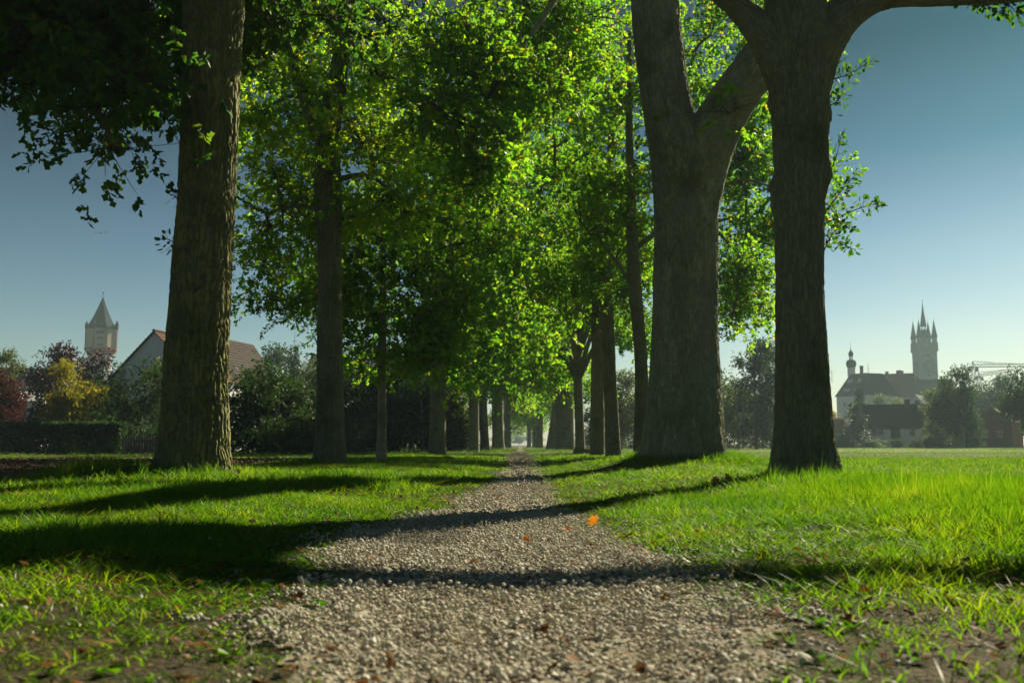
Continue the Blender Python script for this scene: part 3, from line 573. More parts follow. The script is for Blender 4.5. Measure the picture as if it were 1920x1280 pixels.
UC = {'broad0': unit_crown(201, 'broad', 420, .026, 'bush'), 'broad1': unit_crown(202, 'broad', 420, .026, 'bush'),
      'slim0': unit_crown(203, 'slim', 330, .020, 'bush'), 'bush0': unit_crown(204, 'bush', 420, .036, 'bush'), 'bush1': unit_crown(205, 'bush', 420, .036, 'bush'),
      'cone0': unit_crown(206, 'cone', 330, .026, 'conifer')}
def unit_trunk(kind):
    g = np.random.default_rng(5); p = [(np.array([(0, 0, -.02), (.005, 0, .3), (0, .004, .6), (0, 0, .92)]), np.array([.022, .016, .010, .002]))]
    if kind != 'cone':
        for k in range(9):
            a = k * 2.4; z = .2 + .07 * k; rr = .22 if kind == 'broad' else .12
            p.append((np.array([(0, 0, z), (rr * .5 * math.cos(a), rr * .5 * math.sin(a), z + .09), (rr * math.cos(a), rr * math.sin(a), z + .15)]), np.array([.008, .005, .002])))
    V, Fq = tubes(p, 6); return np_mesh('trunk', V, Fq, M['bark'], True, {'crack': np.ones(len(V))})
UT = {'broad': unit_trunk('broad'), 'slim': unit_trunk('slim'), 'cone': unit_trunk('cone'), 'bush': unit_trunk('broad')}
M['birchbark'] = mnoise('birch_bark', (0.45, 0.45, 0.42), (0.65, 0.64, 0.6), 4)
def plant(name, label, cat, cvar, px, base_y, D, h, wfac, mat, group=None, seed=0, trunk=True, tmat=None):
    b = P(px, base_y, D); t = thing(name, label, cat, (b[0], b[1], Hz(b[0], b[1]) - .02), 0, group)
    kind = cvar[:-1]
    c = obj('crown', UC[cvar], t); c.scale = (h * wfac, h * wfac, h); c.rotation_euler = (0, 0, seed * 1.3)
    c['kind'] = 'stuff'; c.material_slots[0].link = 'OBJECT'; c.material_slots[0].material = M[mat]
    if trunk:
        k = obj('trunk', UT[kind], t); k.scale = (h * .9, h * .9, h)
        if tmat: k.material_slots[0].link = 'OBJECT'; k.material_slots[0].material = M[tmat]
    return t
def ph(py0, py1, D): return (py1 - py0) / F * D   # height in metres of a pixel span
BGL = 'bushes and trees beyond the left field'
BGR = 'trees and shrubs beyond the right field'
# left
plant('maple_tree', 'dark red leafed small tree at the far left edge', 'tree', 'broad1', 8, 848, 62, 5.4, 1.0, 'red', None, 1)
plant('plum_tree', 'dark purple leafed tree left behind the yellow birch', 'tree', 'broad0', 95, 848, 76, 8.3, .85, 'purple', None, 2)
plant('plum_tree', 'dark purple leafed tree in front of the water tower', 'tree', 'broad1', 165, 848, 80, 8.4, .8, 'purple', None, 3)
plant('birch_tree', 'small bright yellow birch with a white trunk', 'tree', 'broad0', 127, 848, 61, 5.7, .85, 'yellow', None, 4, tmat='birchbark')
plant('bare_treetop', 'pale thin tree rising at the far left edge', 'tree', 'slim0', 4, 848, 90, 9.2, .8, 'bush_pale', None, 5)
for i, (px, D, h, c, m, lb) in enumerate([
    (215, 70, 4.8, 'bush0', 'bush', 'dark green bush left below the white gable'), (262, 66, 5.6, 'bush1', 'bush', 'dark bush right below the white gable'),
    (300, 74, 7.0, 'slim0', 'bush_pale', 'pale feathery tree against the white gable'), (455, 68, 6.0, 'bush0', 'bush', 'rounded bush just right of the nearest left trunk'),
    (520, 66, 5.8, 'bush1', 'bush', 'wide dark bush below the antenna mast'), (575, 70, 5.6, 'bush0', 'bush', 'dark bush touching the left side of the second trunk'),
    (665, 68, 5.4, 'bush1', 'bush', 'dark bush between the second trunk and the slim young tree'), (735, 72, 6.2, 'bush0', 'bush', 'dark bush behind the slim young tree'),
    (790, 70, 5.0, 'bush1', 'bush', 'dark bush left of the broad dark trunk'), (848, 88, 5.2, 'bush0', 'bush_pale', 'sunlit pale bush between the broad trunk and the forked pair'),
    (700, 95, 10.5, 'broad0', 'bush', 'tall dark tree behind the slim young tree'), (640, 100, 10.8, 'broad1', 'bush', 'tall dark tree behind the second left trunk'),
    (770, 105, 11.5, 'broad1', 'bush', 'tall dark tree left behind the broad dark trunk'), (845, 120, 12.5, 'broad0', 'bush', 'tall dark tree behind the sunlit pale bush')]):
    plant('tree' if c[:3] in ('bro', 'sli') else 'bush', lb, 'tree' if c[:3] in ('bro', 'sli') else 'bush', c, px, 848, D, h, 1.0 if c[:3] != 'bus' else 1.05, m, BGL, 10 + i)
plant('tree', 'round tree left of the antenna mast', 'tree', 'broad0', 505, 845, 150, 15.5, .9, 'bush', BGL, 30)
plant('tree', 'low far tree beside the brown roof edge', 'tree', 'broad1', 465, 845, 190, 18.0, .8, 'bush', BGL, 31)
plant('tree', 'pale rounded tree right of the antenna mast', 'tree', 'broad1', 570, 845, 140, 12.8, .8, 'bush_pale', BGL, 32)
plant('fir_tree', 'narrow dark fir under the antenna mast', 'tree', 'cone0', 549, 845, 120, 11.6, .55, 'conifer', BGL, 33)
# right
for i, (px, D, h, c, wf, m, lb) in enumerate([
    (1165, 100, 8.0, 'broad0', 1.0, 'bush_pale', 'hazy tree seen left of the slim leaning oak'), (1225, 110, 9.0, 'broad1', 1.0, 'bush_pale', 'hazy tree peeping between the slim leaning oak and the huge trunk'),
    (1352, 130, 10.6, 'broad0', .9, 'bush', 'hazy tree just right of the huge forked trunk'), (1385, 120, 8.6, 'broad1', .9, 'bush_pale', 'pale bushy tree low between the two big right trunks'),
    (1418, 115, 12.8, 'slim0', 1.15, 'bush', 'tall slender tree between the two big right trunks'), (1446, 118, 12.0, 'slim0', 1.0, 'bush', 'slender tree touching the left side of the knotted trunk'),
    (1120, 130, 7.5, 'bush0', 1.0, 'bush', 'dark bush far behind the right row of oaks'),
    (1566, 185, 6.8, 'broad0', .9, 'yellow', 'small yellowish tree below the white building wall'), (1625, 190, 8.6, 'bush1', .55, 'bush_pale', 'pale shrub behind the left end of the bungalow roof'),
    (1790, 150, 11.5, 'broad1', .75, 'bush', 'leafy tree in front of the right end of the bungalow'), (1806, 146, 12.0, 'broad0', .62, 'bush', 'tall leafy tree right of the clock tower'),
    (1760, 160, 9.5, 'slim0', 1.1, 'bush_pale', 'thin pale tree left in front of the bungalow roof end'), (1824, 150, 5.0, 'bush0', .7, 'bush', 'round bush left of the brick house'),
    (1932, 125, 10.6, 'broad1', .8, 'bush', 'dark tree at the far right edge'), (1875, 230, 16.5, 'broad0', 1.0, 'bush', 'broad tree behind the brick house roof'), (1845, 240, 15.8, 'broad1', 1.0, 'bush', 'far tree under the crane'),
    (1905, 235, 16.0, 'broad1', 1.0, 'bush', 'far tree at the right edge under the crane jib'), (1655, 250, 13.0, 'broad0', .7, 'bush_pale', 'pale yellowish tree between the white building and the bungalow'), (1690, 255, 13.0, 'broad1', .7, 'bush_pale', 'pale tree behind the bungalow roof middle')]):
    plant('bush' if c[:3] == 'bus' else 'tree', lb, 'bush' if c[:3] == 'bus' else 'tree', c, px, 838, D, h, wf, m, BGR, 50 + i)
plant('cypress', 'dark pointed conifer left of the bungalow', 'tree', 'cone0', 1606, 838, 165, 7.6, 1.15, 'conifer', BGR, 80)
plant('fir_tree', 'slender fir tip behind the left end of the bungalow', 'tree', 'cone0', 1616, 838, 185, 11.0, .6, 'conifer', BGR, 81)
for i, (px, h, m) in enumerate([(1590, 1.5, 'bush'), (1628, 1.3, 'bush'), (1650, 1.5, 'bush_pale'), (1682, 1.7, 'bush'), (1712, 1.5, 'bush'), (1740, 1.9, 'bush_pale'), (1775, 3.2, 'bush'), (1815, 3.2, 'bush'), (1575, 2.0, 'bush')]):
    plant('bush', ['low bush left of the bungalow porch', 'low bush before the bungalow porch', 'pale low bush under the bungalow windows', 'low bush before the bungalow middle', 'low bush right of the bungalow middle', 'pale low bush near the thin pale tree', 'low bush at the foot of the leafy trees', 'low bush left below the brick house', 'low bush beside the knotted trunk by the town'][i],
          'bush', 'bush0' if i % 2 else 'bush1', px, 838, 158, h, 1.4, m, 'low bushes in front of the bungalow', 90 + i, trunk=False)

# hedge and fence, left
def hedge(name, label, px0, px1, D, h, dep, mat, n, lump=0.0, leaf=.16):
    a = P(px0, 848, D); b = P(px1, 848, D); g = np.random.default_rng(3); wd = b[0] - a[0]
    pos = np.stack([g.uniform(0, wd, n), g.uniform(0, dep, n), g.uniform(0, 1, n)], 1)
    face = g.integers(0, 3, n); pos[face == 0, 1] = g.normal(0, .06, (face == 0).sum()); pos[face == 1, 2] = 1 + g.normal(0, .03, (face == 1).sum())
    pos[:, 2] *= h * (1 + lump * n2(pos[:, 0], pos[:, 1] * 0, .22, 5, 3)); z0 = Hz(a[0], D)
    V, Fa, k = place_leaves(pos, unit(g.normal(0, 1, (n, 3))), leaf, g, 'diamond', 2.0)
    o = obj(name, np_mesh(name, V, Fa, M[mat], False, {'rnd': np.repeat(g.uniform(0, .8, n), k)}), None, (a[0], D, z0)); tag(o, label, 'hedge')
    return o
hedge('hedge', 'long dark clipped hedge beyond the ploughed field at the left', -120, 226, 58, 1.75, 1.2, 'bush', 34000)
hedge('hedge', 'overgrown shrubby hedge closing the field between the big right trunks', 1110, 1565, 138, 3.0, 2.5, 'bush', 26000, .7, .34)
M['fencewood'] = mnoise('grey_fence_wood', (0.045, 0.045, 0.04), (0.09, 0.085, 0.075), 8, .9)
ft = thing('board_fence', 'grey wooden board fence beside the nearest left trunk', 'fence', P(228, 848, 57) * [1, 1, 0] + [0, 0, Hz(-22, 57)])
fb = MB().box(0, .13, 0, .025, 0, 1.05).mesh('board', M['fencewood'])
for i in range(17): obj('board', fb, ft, (i * .155, 0, 0.02 * (i % 3)))
MB().box(-.05, 2.7, .027, .07, .2, .29).build('rail', M['fencewood'], ft); MB().box(-.05, 2.7, .027, .07, .75, .84).build('rail', M['fencewood'], ft)

# ------------------------------------------------------------------ buildings
def mat1(n, c, c2=None, sc=1.5, rough=.9, spec=.1, **k):
    k['spec'] = spec;  M[n] = mnoise(n, c, c2 or tuple(v * 1.25 for v in c), sc, rough, **k); return M[n]
mat1('plaster_white', (.68, .71, .74), (.76, .78, .80)); mat1('plaster_blue', (.70, .77, .84), (.76, .82, .87)); mat1('plaster_cream', (.42, .38, .28), (.50, .46, .35))
mat1('trim_red', (.22, .085, .06)); mat1('slate', (.02, .035, .045), (.035, .055, .065)); mat1('copper', (.025, .09, .075), (.04, .13, .10), .8)
mat1('tile_brown', (.085, .05, .035), (.13, .075, .052), 2.0); mat1('tile_dark', (.035, .028, .026), (.06, .048, .042), 2.0); mat1('tile_orange', (.36, .16, .09), (.46, .22, .12), 2.0)
mat1('stone_grey', (.22, .25, .24), (.31, .34, .33), .7); mat1('brick_red', (.105, .05, .038), (.16, .075, .055), 2.5); mat1('glass', (.05, .07, .09), (.07, .09, .11), 1, .15, spec=.6)
mat1('metal', (.10, .12, .12), (.14, .16, .16), 1, .5); mat1('crane_yellow', (.22, .2, .12), (.28, .25, .15)); mat1('clockface', (.20, .22, .21)); mat1('white_paint', (.7, .72, .74), (.78, .79, .8)); mat1('gold', (.45, .33, .1))
def windows(parent, lst, y, w, h, dep=.08, frame='white_paint', glass='glass', rotz=0):
    fm = MB(); t = min(w, h) * .12
    fm.box(0, w, -dep, 0, 0, t).box(0, w, -dep, 0, h - t, h).box(0, t, -dep, 0, t, h - t).box(w - t, w, -dep, 0, t, h - t).box(w / 2 - t / 3, w / 2 + t / 3, -dep, 0, t, h - t)
    fme = fm.mesh('window', M[frame]); gme = MB().box(t, w - t, -.03, .01, t, h - t).mesh('pane', M[glass])
    for x, z in lst:
        o = obj('window', fme, parent, (x - w / 2, y, z)); obj('pane', gme, o)
def stepped_slope(mb, e0, e1, r0, r1, n, t=.06):
    """tile courses as overlapping steps from eave line e0-e1 up to ridge line r0-r1"""
    e0, e1, r0, r1 = map(lambda q: Vector(q), (e0, e1, r0, r1)); nr = (e1 - e0).cross(r0 - e0).normalized()
    if nr.z < 0: nr = -nr
    for k in range(n):
        a, b = k / n, (k + 1.12) / n; b = min(b, 1.0)
        p = [e0.lerp(r0, a), e1.lerp(r1, a), e1.lerp(r1, b), e0.lerp(r0, b)]
        up = [p[0] + nr * t, p[1] + nr * t, p[2] + nr * .012, p[3] + nr * .012]; dn = [q - nr * t * .5 for q in p]
        mb.add(dn + up, [(0, 3, 2, 1), (4, 5, 6, 7), (0, 1, 5, 4), (1, 2, 6, 5), (2, 3, 7, 6), (3, 0, 4, 7)])
def gable_house(name, label, loc, rz, w, d, hw, hr, wallm, roofm, ov=.4, ridge='y', n=14, ridge_tiles=False, chim=None, extra=None):
    """footprint w (x) by d (y), front at y=0; ridge along 'x' or 'y'"""
    t = thing(name, label, 'house', loc, rz); wb = MB().box(0, w, 0, d, -.5, hw)
    if ridge == 'y':
        wb.add([(0, 0, hw), (w, 0, hw), (w / 2, 0, hr), (0, d, hw), (w, d, hw), (w / 2, d, hr)], [(0, 1, 2), (4, 3, 5), (0, 2, 5, 3), (1, 4, 5, 2)])
    else:
        wb.add([(0, 0, hw), (0, d, hw), (0, d / 2, hr), (w, 0, hw), (w, d, hw), (w, d / 2, hr)], [(1, 0, 2), (3, 4, 5), (0, 3, 5, 2), (4, 1, 2, 5)])
    wb.build('wall', M[wallm], t); rb = MB(); s = (hr - hw) / ((w if ridge == 'y' else d) / 2); e = .06
    if ridge == 'y':
        stepped_slope(rb, (-ov, -ov, hw - ov * s + e), (-ov, d + ov, hw - ov * s + e), (w / 2, -ov, hr + e), (w / 2, d + ov, hr + e), n)
        stepped_slope(rb, (w + ov, -ov, hw - ov * s + e), (w + ov, d + ov, hw - ov * s + e), (w / 2, -ov, hr + e), (w / 2, d + ov, hr + e), n)
    else:
        stepped_slope(rb, (-ov, -ov, hw - ov * s + e), (w + ov, -ov, hw - ov * s + e), (-ov, d / 2, hr + e), (w + ov, d / 2, hr + e), n)
        stepped_slope(rb, (-ov, d + ov, hw - ov * s + e), (w + ov, d + ov, hw - ov * s + e), (-ov, d / 2, hr + e), (w + ov, d / 2, hr + e), n)
    rf = rb.build('roof', M[roofm], t)
    if ridge_tiles:
        L_ = (d if ridge == 'y' else w) + 2 * ov; k = int(L_ / .42)
        rt = MB().add([(-.16, 0, -.04), (-.09, 0, .09), (.09, 0, .09), (.16, 0, -.04), (-.14, .44, -.05), (-.08, .44, .06), (.08, .44, .06), (.14, .44, -.05)], [(0, 1, 5, 4), (1, 2, 6, 5), (2, 3, 7, 6), (0, 3, 2, 1), (4, 5, 6, 7)]).mesh('ridge_tile', M[roofm])
        for i in range(k):
            o = obj('ridge_tile', rt, rf, (w / 2, -ov + i * .42, hr + .12) if ridge == 'y' else (-ov + i * .42, d / 2, hr + .12))
            if ridge != 'y': o.rotation_euler = (0, 0, -math.pi / 2)
    for c in (chim or []):
        x, y, z0, z1, a = c; MB().box(x - a, x + a, y - a, y + a, z0, z1).box(x - a - .07, x + a + .07, y - a - .07, y + a + .07, z1, z1 + .12).build('chimney', M['brick_red'], t)
    return t
def gl(px, D): p = P(px, 840, D); return (p[0], p[1], 0.0)
# white gabled house, left
D = 85; zp = lambda py, D: float(P(300, py, D)[2])
h1 = gable_house('gabled_house', 'white gabled house with brown tiled roof behind the nearest left trunk', gl(205, 85), R(-12), 7.9, 6.4, zp(708, 85), zp(624, 85), 'plaster_blue', 'tile_brown', .3, 'y', 16, True)
windows(h1, [(6.1, zp(712, 85) - .3), (2.6, 2.2)], -.002, 1.2, 1.3)
h1b = gable_house('barn', 'house with large dark brown roof right of the nearest left trunk', gl(322, 95), R(-12), 6.2, 9.5, zp(712, 95), zp(630, 95), 'plaster_white', 'tile_dark', .3, 'y', 16)
# far left blue roof and shed
h2 = gable_house('long_house', 'long low house with blue-grey roof at the far left', gl(-50, 158), R(22), 11.5, 8, zp(716, 160), zp(686, 160), 'plaster_white', 'slate', .4, 'x', 12)
windows(h2, [(2, 7.4), (5, 7.4), (8.5, 7.4)], -.002, 1.1, 1.4)
h3 = gable_house('shed', 'small white-roofed shed between the red and purple trees', gl(18, 90), R(10), 2.6, 4, zp(751, 90), zp(733, 90), 'plaster_white', 'white_paint', .2, 'x', 6)
# water tower
D = 300; wt = thing('water_tower', 'cream water tower with pointed slate roof on the left skyline', 'tower', gl(181, D), R(19))
zz = lambda py: float(P(181, py, D)[2])
MB().lathe([(3.9, -1), (3.7, zz(745)), (3.5, zz(664))], 8, off=.5).build('shaft', M['plaster_white'], wt)
MB().lathe([(3.52, zz(666)), (4.9, zz(658)), (4.95, zz(653)), (4.75, zz(652.9))], 8, off=.5).build('corbel', M['trim_red'], wt)
MB().lathe([(4.6, zz(654)), (4.6, zz(617))], 8, off=.5).build('tank_wall', M['plaster_cream'], wt)
pil = MB().box(-.14, .14, -.14, .14, 0, zz(617) - zz(653)).mesh('pilaster', M['trim_red'])
for k in range(8):
    a = 2 * math.pi * (k + .5) / 8; o = obj('pilaster', pil, wt, (4.62 * math.cos(a), 4.62 * math.sin(a), zz(653))); o.rotation_euler = (0, 0, a)
MB().lathe([(4.95, zz(618)), (5.0, zz(615)), (3.9, zz(609)), (2.7, zz(596)), (1.5, zz(579)), (.75, zz(567)), (.28, zz(560)), (.08, zz(557))], 8, off=.5).build('roof', M['slate'], wt)
fr = 4.6 * math.cos(math.pi / 8)
MB().lathe([(.07, zz(558)), (.06, zz(551)), (.28, zz(550)), (.28, zz(548.5)), (.03, zz(547)), (.02, zz(545))], 6).build('finial', M['metal'], wt)
tm = MB().lathe([(.45, 0), (.45, 1.1), (.6, 1.2), (.06, 2.6)], 8).mesh('turret', M['slate'])
for k in range(4):
    a = math.pi / 4 + math.pi / 2 * k; obj('turret', tm, wt, (4.75 * math.cos(a + .39), 4.75 * math.sin(a + .39), zz(617)))
MB().box(-1.75, -1.6, -fr - .12, -fr + .1, zz(653), zz(617)).box(1.6, 1.75, -fr - .12, -fr + .1, zz(653), zz(617)).build('frame_strip', M['trim_red'], wt)
windows(wt, [(-.75, zz(628)), (0, zz(628)), (.75, zz(628))], -fr - .02, .6, 1.0, frame='trim_red')
for zc in (634, 646):
    MB().box(-.8, .8, -fr - .08, -fr + .02, zz(zc + 4), zz(zc)).build('panel', M['trim_red'], wt)
MB().add([(-.8, -3.9, zz(617)), (.8, -3.9, zz(617)), (0, -3.9, zz(606)), (-.8, -2.2, zz(617)), (.8, -2.2, zz(617)), (0, -2.2, zz(606))], [(0, 1, 2), (4, 3, 5), (0, 2, 5, 3), (1, 4, 5, 2)]).build('dormer', M['trim_red'], wt)
am = MB()
for k in range(9):
    a0, a1 = math.pi * k / 9, math.pi * (k + 1) / 9
    am.bar((1.0 * math.cos(a0), -3.42, zz(680) + 1.0 * math.sin(a0)), (1.0 * math.cos(a1), -3.42, zz(680) + 1.0 * math.sin(a1)), .12)
am.build('arch', M['trim_red'], wt)
# clock tower
D = 474; ct = thing('clock_tower', 'grey stone clock tower with five green spires on the right skyline', 'tower', gl(1741, D), R(-1)); zz = lambda py: float(P(1741, py, D)[2]); a = 4.25
MB().box(-a, a, -a, a, -2, zz(661)).build('shaft', M['stone_grey'], ct)
MB().box(-a - .5, a + .5, -a - .5, a + .5, zz(659), zz(655)).box(-a - .25, a + .25, -a - .25, a + .25, zz(661), zz(659)).build('cornice', M['stone_grey'], ct)
MB().box(-a - .45, a + .45, -a - .45, a + .45, zz(655), zz(643)).build('parapet', M['stone_grey'], ct)
b_ = 3.55
for sx in (-1, 1):
    for sy in (-1, 1):
        MB().lathe([(1.15, zz(656)), (1.15, zz(634))], 8, (sx * b_, sy * b_), .5).build('turret', M['stone_grey'], ct)
        MB().lathe([(1.5, zz(634)), (1.1, zz(626)), (.3, zz(607)), (.05, zz(601)), (.03, zz(596))], 8, (sx * b_, sy * b_), .5).build('spire', M['copper'], ct)
MB().box(-2.2, 2.2, -2.2, 2.2, zz(643), zz(634)).build('drum', M['stone_grey'], ct)
MB().add([(-2.2, -2.2, zz(634)), (2.2, -2.2, zz(634)), (2.2, 2.2, zz(634)), (-2.2, 2.2, zz(634)), (-.85, -.85, zz(618)), (.85, -.85, zz(618)), (.85, .85, zz(618)), (-.85, .85, zz(618))], [(0, 3, 2, 1), (4, 5, 6, 7), (0, 1, 5, 4), (1, 2, 6, 5), (2, 3, 7, 6), (3, 0, 4, 7)]).build('roof', M['copper'], ct)
lm = MB()
for sx in (-1, 1):
    for sy in (-1, 1): lm.box(sx * .7 - .12, sx * .7 + .12, sy * .7 - .12, sy * .7 + .12, zz(618), zz(612))
lm.build('lantern', M['copper'], ct)
MB().lathe([(1.5, zz(612)), (1.15, zz(603)), (.62, zz(588)), (.28, zz(575)), (.08, zz(568)), (.05, zz(561))], 8, off=.5).lathe([(.05, zz(565)), (.35, zz(564)), (.05, zz(563))], 8).build('main_spire', M['copper'], ct)
def dial(rot, r=2.9):
    e = bpy.data.objects.new('clock_dial', MB().lathe([(r, 0), (r, .12)], 32).mesh('clock_dial', M['clockface'])); link(e, ct)
    e.matrix_local = Matrix.Rotation(rot, 4, 'Z') @ Matrix.Translation((0, -a - .01, zz(688))) @ Matrix.Rotation(R(90), 4, 'X')
    mk = MB()
    for k in range(12):
        q = 2 * math.pi * k / 12; mk.bar((r * .70 * math.cos(q), r * .70 * math.sin(q), .17), (r * .98 * math.cos(q), r * .98 * math.sin(q), .17), .16)
    obj('numerals', mk.mesh('numerals', M['metal']), e)
    obj('hand', MB().bar((0, 0, .22), (-.7, 1.3, .22), .13, .06).mesh('hand', M['gold']), e); obj('hand', MB().bar((0, 0, .26), (1.6, 1.3, .26), .09, .05).mesh('hand', M['gold']), e)
dial(0); dial(R(-90))
for zc in (668, 704): MB().box(-.45, .45, -a - .05, -a + .03, zz(zc + 2), zz(zc - 2)).build('window', M['glass'], ct)
# white building with onion turret
D = 300; wb = thing('town_building', 'large white building with brown hipped roof and skylights behind the bungalow', 'building', gl(1600, D), R(-64))
zz = lambda py: float(P(1596, py, D)[2]); W_, D_ = 12.5, 12.5; he, hm, hr = zz(742), zz(712), zz(697)
MB().box(-W_ / 2, W_ / 2, 0, D_, -1, he).build('wall', M['plaster_blue'], wb)
ins = 3.0; rfm = MB().add([(-W_ / 2 - .4, -.4, he), (W_ / 2 + .4, -.4, he), (W_ / 2 + .4, D_ + .4, he), (-W_ / 2 - .4, D_ + .4, he), (-W_ / 2 + ins, ins, hr - .4), (W_ / 2 - ins, ins, hr - .4), (W_ / 2 - ins, D_ - ins, hr - .4), (-W_ / 2 + ins, D_ - ins, hr - .4)], [(0, 3, 2, 1), (4, 5, 6, 7), (0, 1, 5, 4), (1, 2, 6, 5), (2, 3, 7, 6), (3, 0, 4, 7)])
rfo = rfm.build('roof', M['tile_brown'], wb)
skm = MB().box(-.28, .28, -.04, .04, -.62, .62).mesh('skylight', M['white_paint'])
sl_ = math.atan2(ins + .4, hr - .4 - he)
for row in (0.28, 0.68):
    for x in (-3.2, -2.4, -1.6, 1.4, 2.2):
        o = obj('skylight', skm, wb, (x * (1.1 - row * .3), -.4 + (ins + .4) * row - .07, he + (hr - .4 - he) * row)); o.rotation_euler = (-sl_, 0, 0)
    for yv in (4, 4.9, 8, 8.9):
        o = obj('skylight', skm, wb, (-W_ / 2 - .4 + (ins + .4) * row - .07, yv, he + (hr - .4 - he) * row)); o.rotation_euler = (0, sl_, 0)
        o.rotation_mode = 'XYZ'; o.matrix_local = Matrix.Translation(o.location) @ Matrix.Rotation(R(-90), 4, 'Z') @ Matrix.Rotation(-sl_, 4, 'X')
windows(wb, [(-3, he - 3.2), (0, he - 3.2), (3, he - 3.2), (-3, he - 7), (0, he - 7), (3, he - 7)], -.002, .9, 1.5)
MB().box(-.35, .35, -.35, .35, 0, 2.3).box(-.45, .45, -.45, .45, 2.3, 2.5).build('chimney', M['brick_red'], wb, loc=(.8, 3.6, hr - .6))
b2 = thing('onion_turret', 'green copper onion-domed turret above the white building roof', 'turret', P(1596.5, 700, 309))
zq = lambda py: (700 - py) / F * 309 / math.cos(PITCH) * 1.0
MB().lathe([(1.15, zq(706)), (1.15, zq(689))], 8, off=.5).build('drum', M['plaster_white'], b2)
MB().lathe([(1.2, zq(689)), (1.5, zq(685)), (1.58, zq(681)), (1.35, zq(676.5)), (.7, zq(674))], 12).build('lower_onion', M['copper'], b2, True)
pm_ = MB().lathe([(.09, zq(675)), (.09, zq(667))], 6).mesh('column', M['copper'])
for k in range(6): obj('column', pm_, b2, (.5 * math.cos(k * 1.047), .5 * math.sin(k * 1.047), 0))
MB().lathe([(.62, zq(668)), (.76, zq(664)), (.7, zq(661)), (.35, zq(658)), (.1, zq(655)), (.05, zq(648)), (.03, zq(640))], 12).build('upper_onion', M['copper'], b2, True)
# other roofs
r2 = gable_house('town_house', 'brown roofed town house between the white building and the clock tower', gl(1618, 340), R(-24), 16.5, 11, zp(745, 340), zp(701, 340), 'plaster_cream', 'tile_brown', .4, 'x', 12, False, [(8.2, 5, 21, 25.3, .5), (12, 5.5, 22, 25.6, .8), (13, 5.5, 22, 25.4, .5)])
r3 = gable_house('town_house', 'grey-brown roofed town house at the foot of the clock tower', gl(1692, 362), R(-19), 17.5, 11, zp(748, 360), zp(711, 360), 'plaster_blue', 'tile_dark', .4, 'x', 12, False, [(6, 5, 21, 25, .4)])
windows(r3, [(2.5, 13.5), (5.5, 13.5), (9, 13.5)], -.002, 1.1, 1.6)
r4 = gable_house('town_house', 'low blue-grey roofed house left of the clock tower foot', gl(1690, 300), R(-34), 9, 9, zp(772, 300), zp(741, 300), 'plaster_white', 'slate', .3, 'y', 10)
# bungalow
D = 172; zz = lambda py: float(P(1680, py, D)[2])
bn = gable_house('bungalow', 'low white bungalow with a wide dark roof beyond the right field', gl(1624, D + 3), R(-20), 11.0, 9, zz(799), zz(757), 'plaster_white', 'tile_dark', .55, 'x', 14, True, [(7.0, 3.8, 6.2, 8.3, .45), (8.7, 5, 6, 8.1, .35)])
windows(bn, [(1.4, 2.1), (2.45, 2.1), (7.6, 2.0), (9.6, 2.0)], -.002, .78, 1.0, frame='tile_dark')
MB().box(4.1, 5.6, -.06, .02, 0, zz(801)).build('door_panel', M['tile_dark'], bn)
MB().box(-1.1, -.02, .3, 2.4, 0, 2.9).build('porch', M['white_paint'], bn); MB().box(-.95, -.35, .24, .32, .4, 2.3).build('porch_window', M['glass'], bn)
# outbuilding and brick house
gable_house('outbuilding', 'low outbuilding with an orange tiled roof beside the knotted trunk', gl(1545, 176), R(8), 4.6, 5, zp(806, 176), zp(783, 176), 'tile_dark', 'tile_orange', .3, 'x', 8)
bk = gable_house('brick_house', 'red brick gabled house at the right edge of the field', gl(1829, 165), R(-38), 5.6, 8, zp(790, 165), zp(766, 165), 'brick_red', 'tile_dark', .35, 'y', 10, True, [(3, 4, 4.5, 6.9, .3)])
windows(bk, [(1.5, 1.6), (3.8, 1.6)], -.002, .9, 1.1)
gable_house('steep_house', 'pink-walled steep gable just left of the second trunk', gl(578, 300), R(30), 5, 6, zp(700, 300), zp(662, 300), 'plaster_white', 'tile_orange', .2, 'y', 8)
# mast
mt = thing('antenna_mast', 'thin lattice antenna mast above the trees left of the second trunk', 'mast', gl(548, 250)); mm_ = MB(); zt = zp(621, 250); z = 8.0
while z < zt - 6: mm_.bar((-.2, 0, z), (.2, 0, z + .8), .04).bar((.2, 0, z), (-.2, 0, z + .8), .04); z += .8
mm_.bar((-.2, 0, 0), (-.2, 0, z), .06).bar((.2, 0, 0), (.2, 0, z), .06).bar((0, .3, 0), (0, .3, z), .06).bar((0, 0, z), (0, 0, zt), .06, .03)
mm_.build('lattice', M['metal'], mt); MB().bar((-1, 0, zp(653, 250)), (1, 0, zp(653, 250)), .07).bar((-1, 0, zp(653, 250) - .4), (-1, 0, zp(653, 250) + .8), .06).bar((-.6, 0, zp(640, 250)), (.6, 0, zp(640, 250)), .05).build('crossarm', M['metal'], mt)
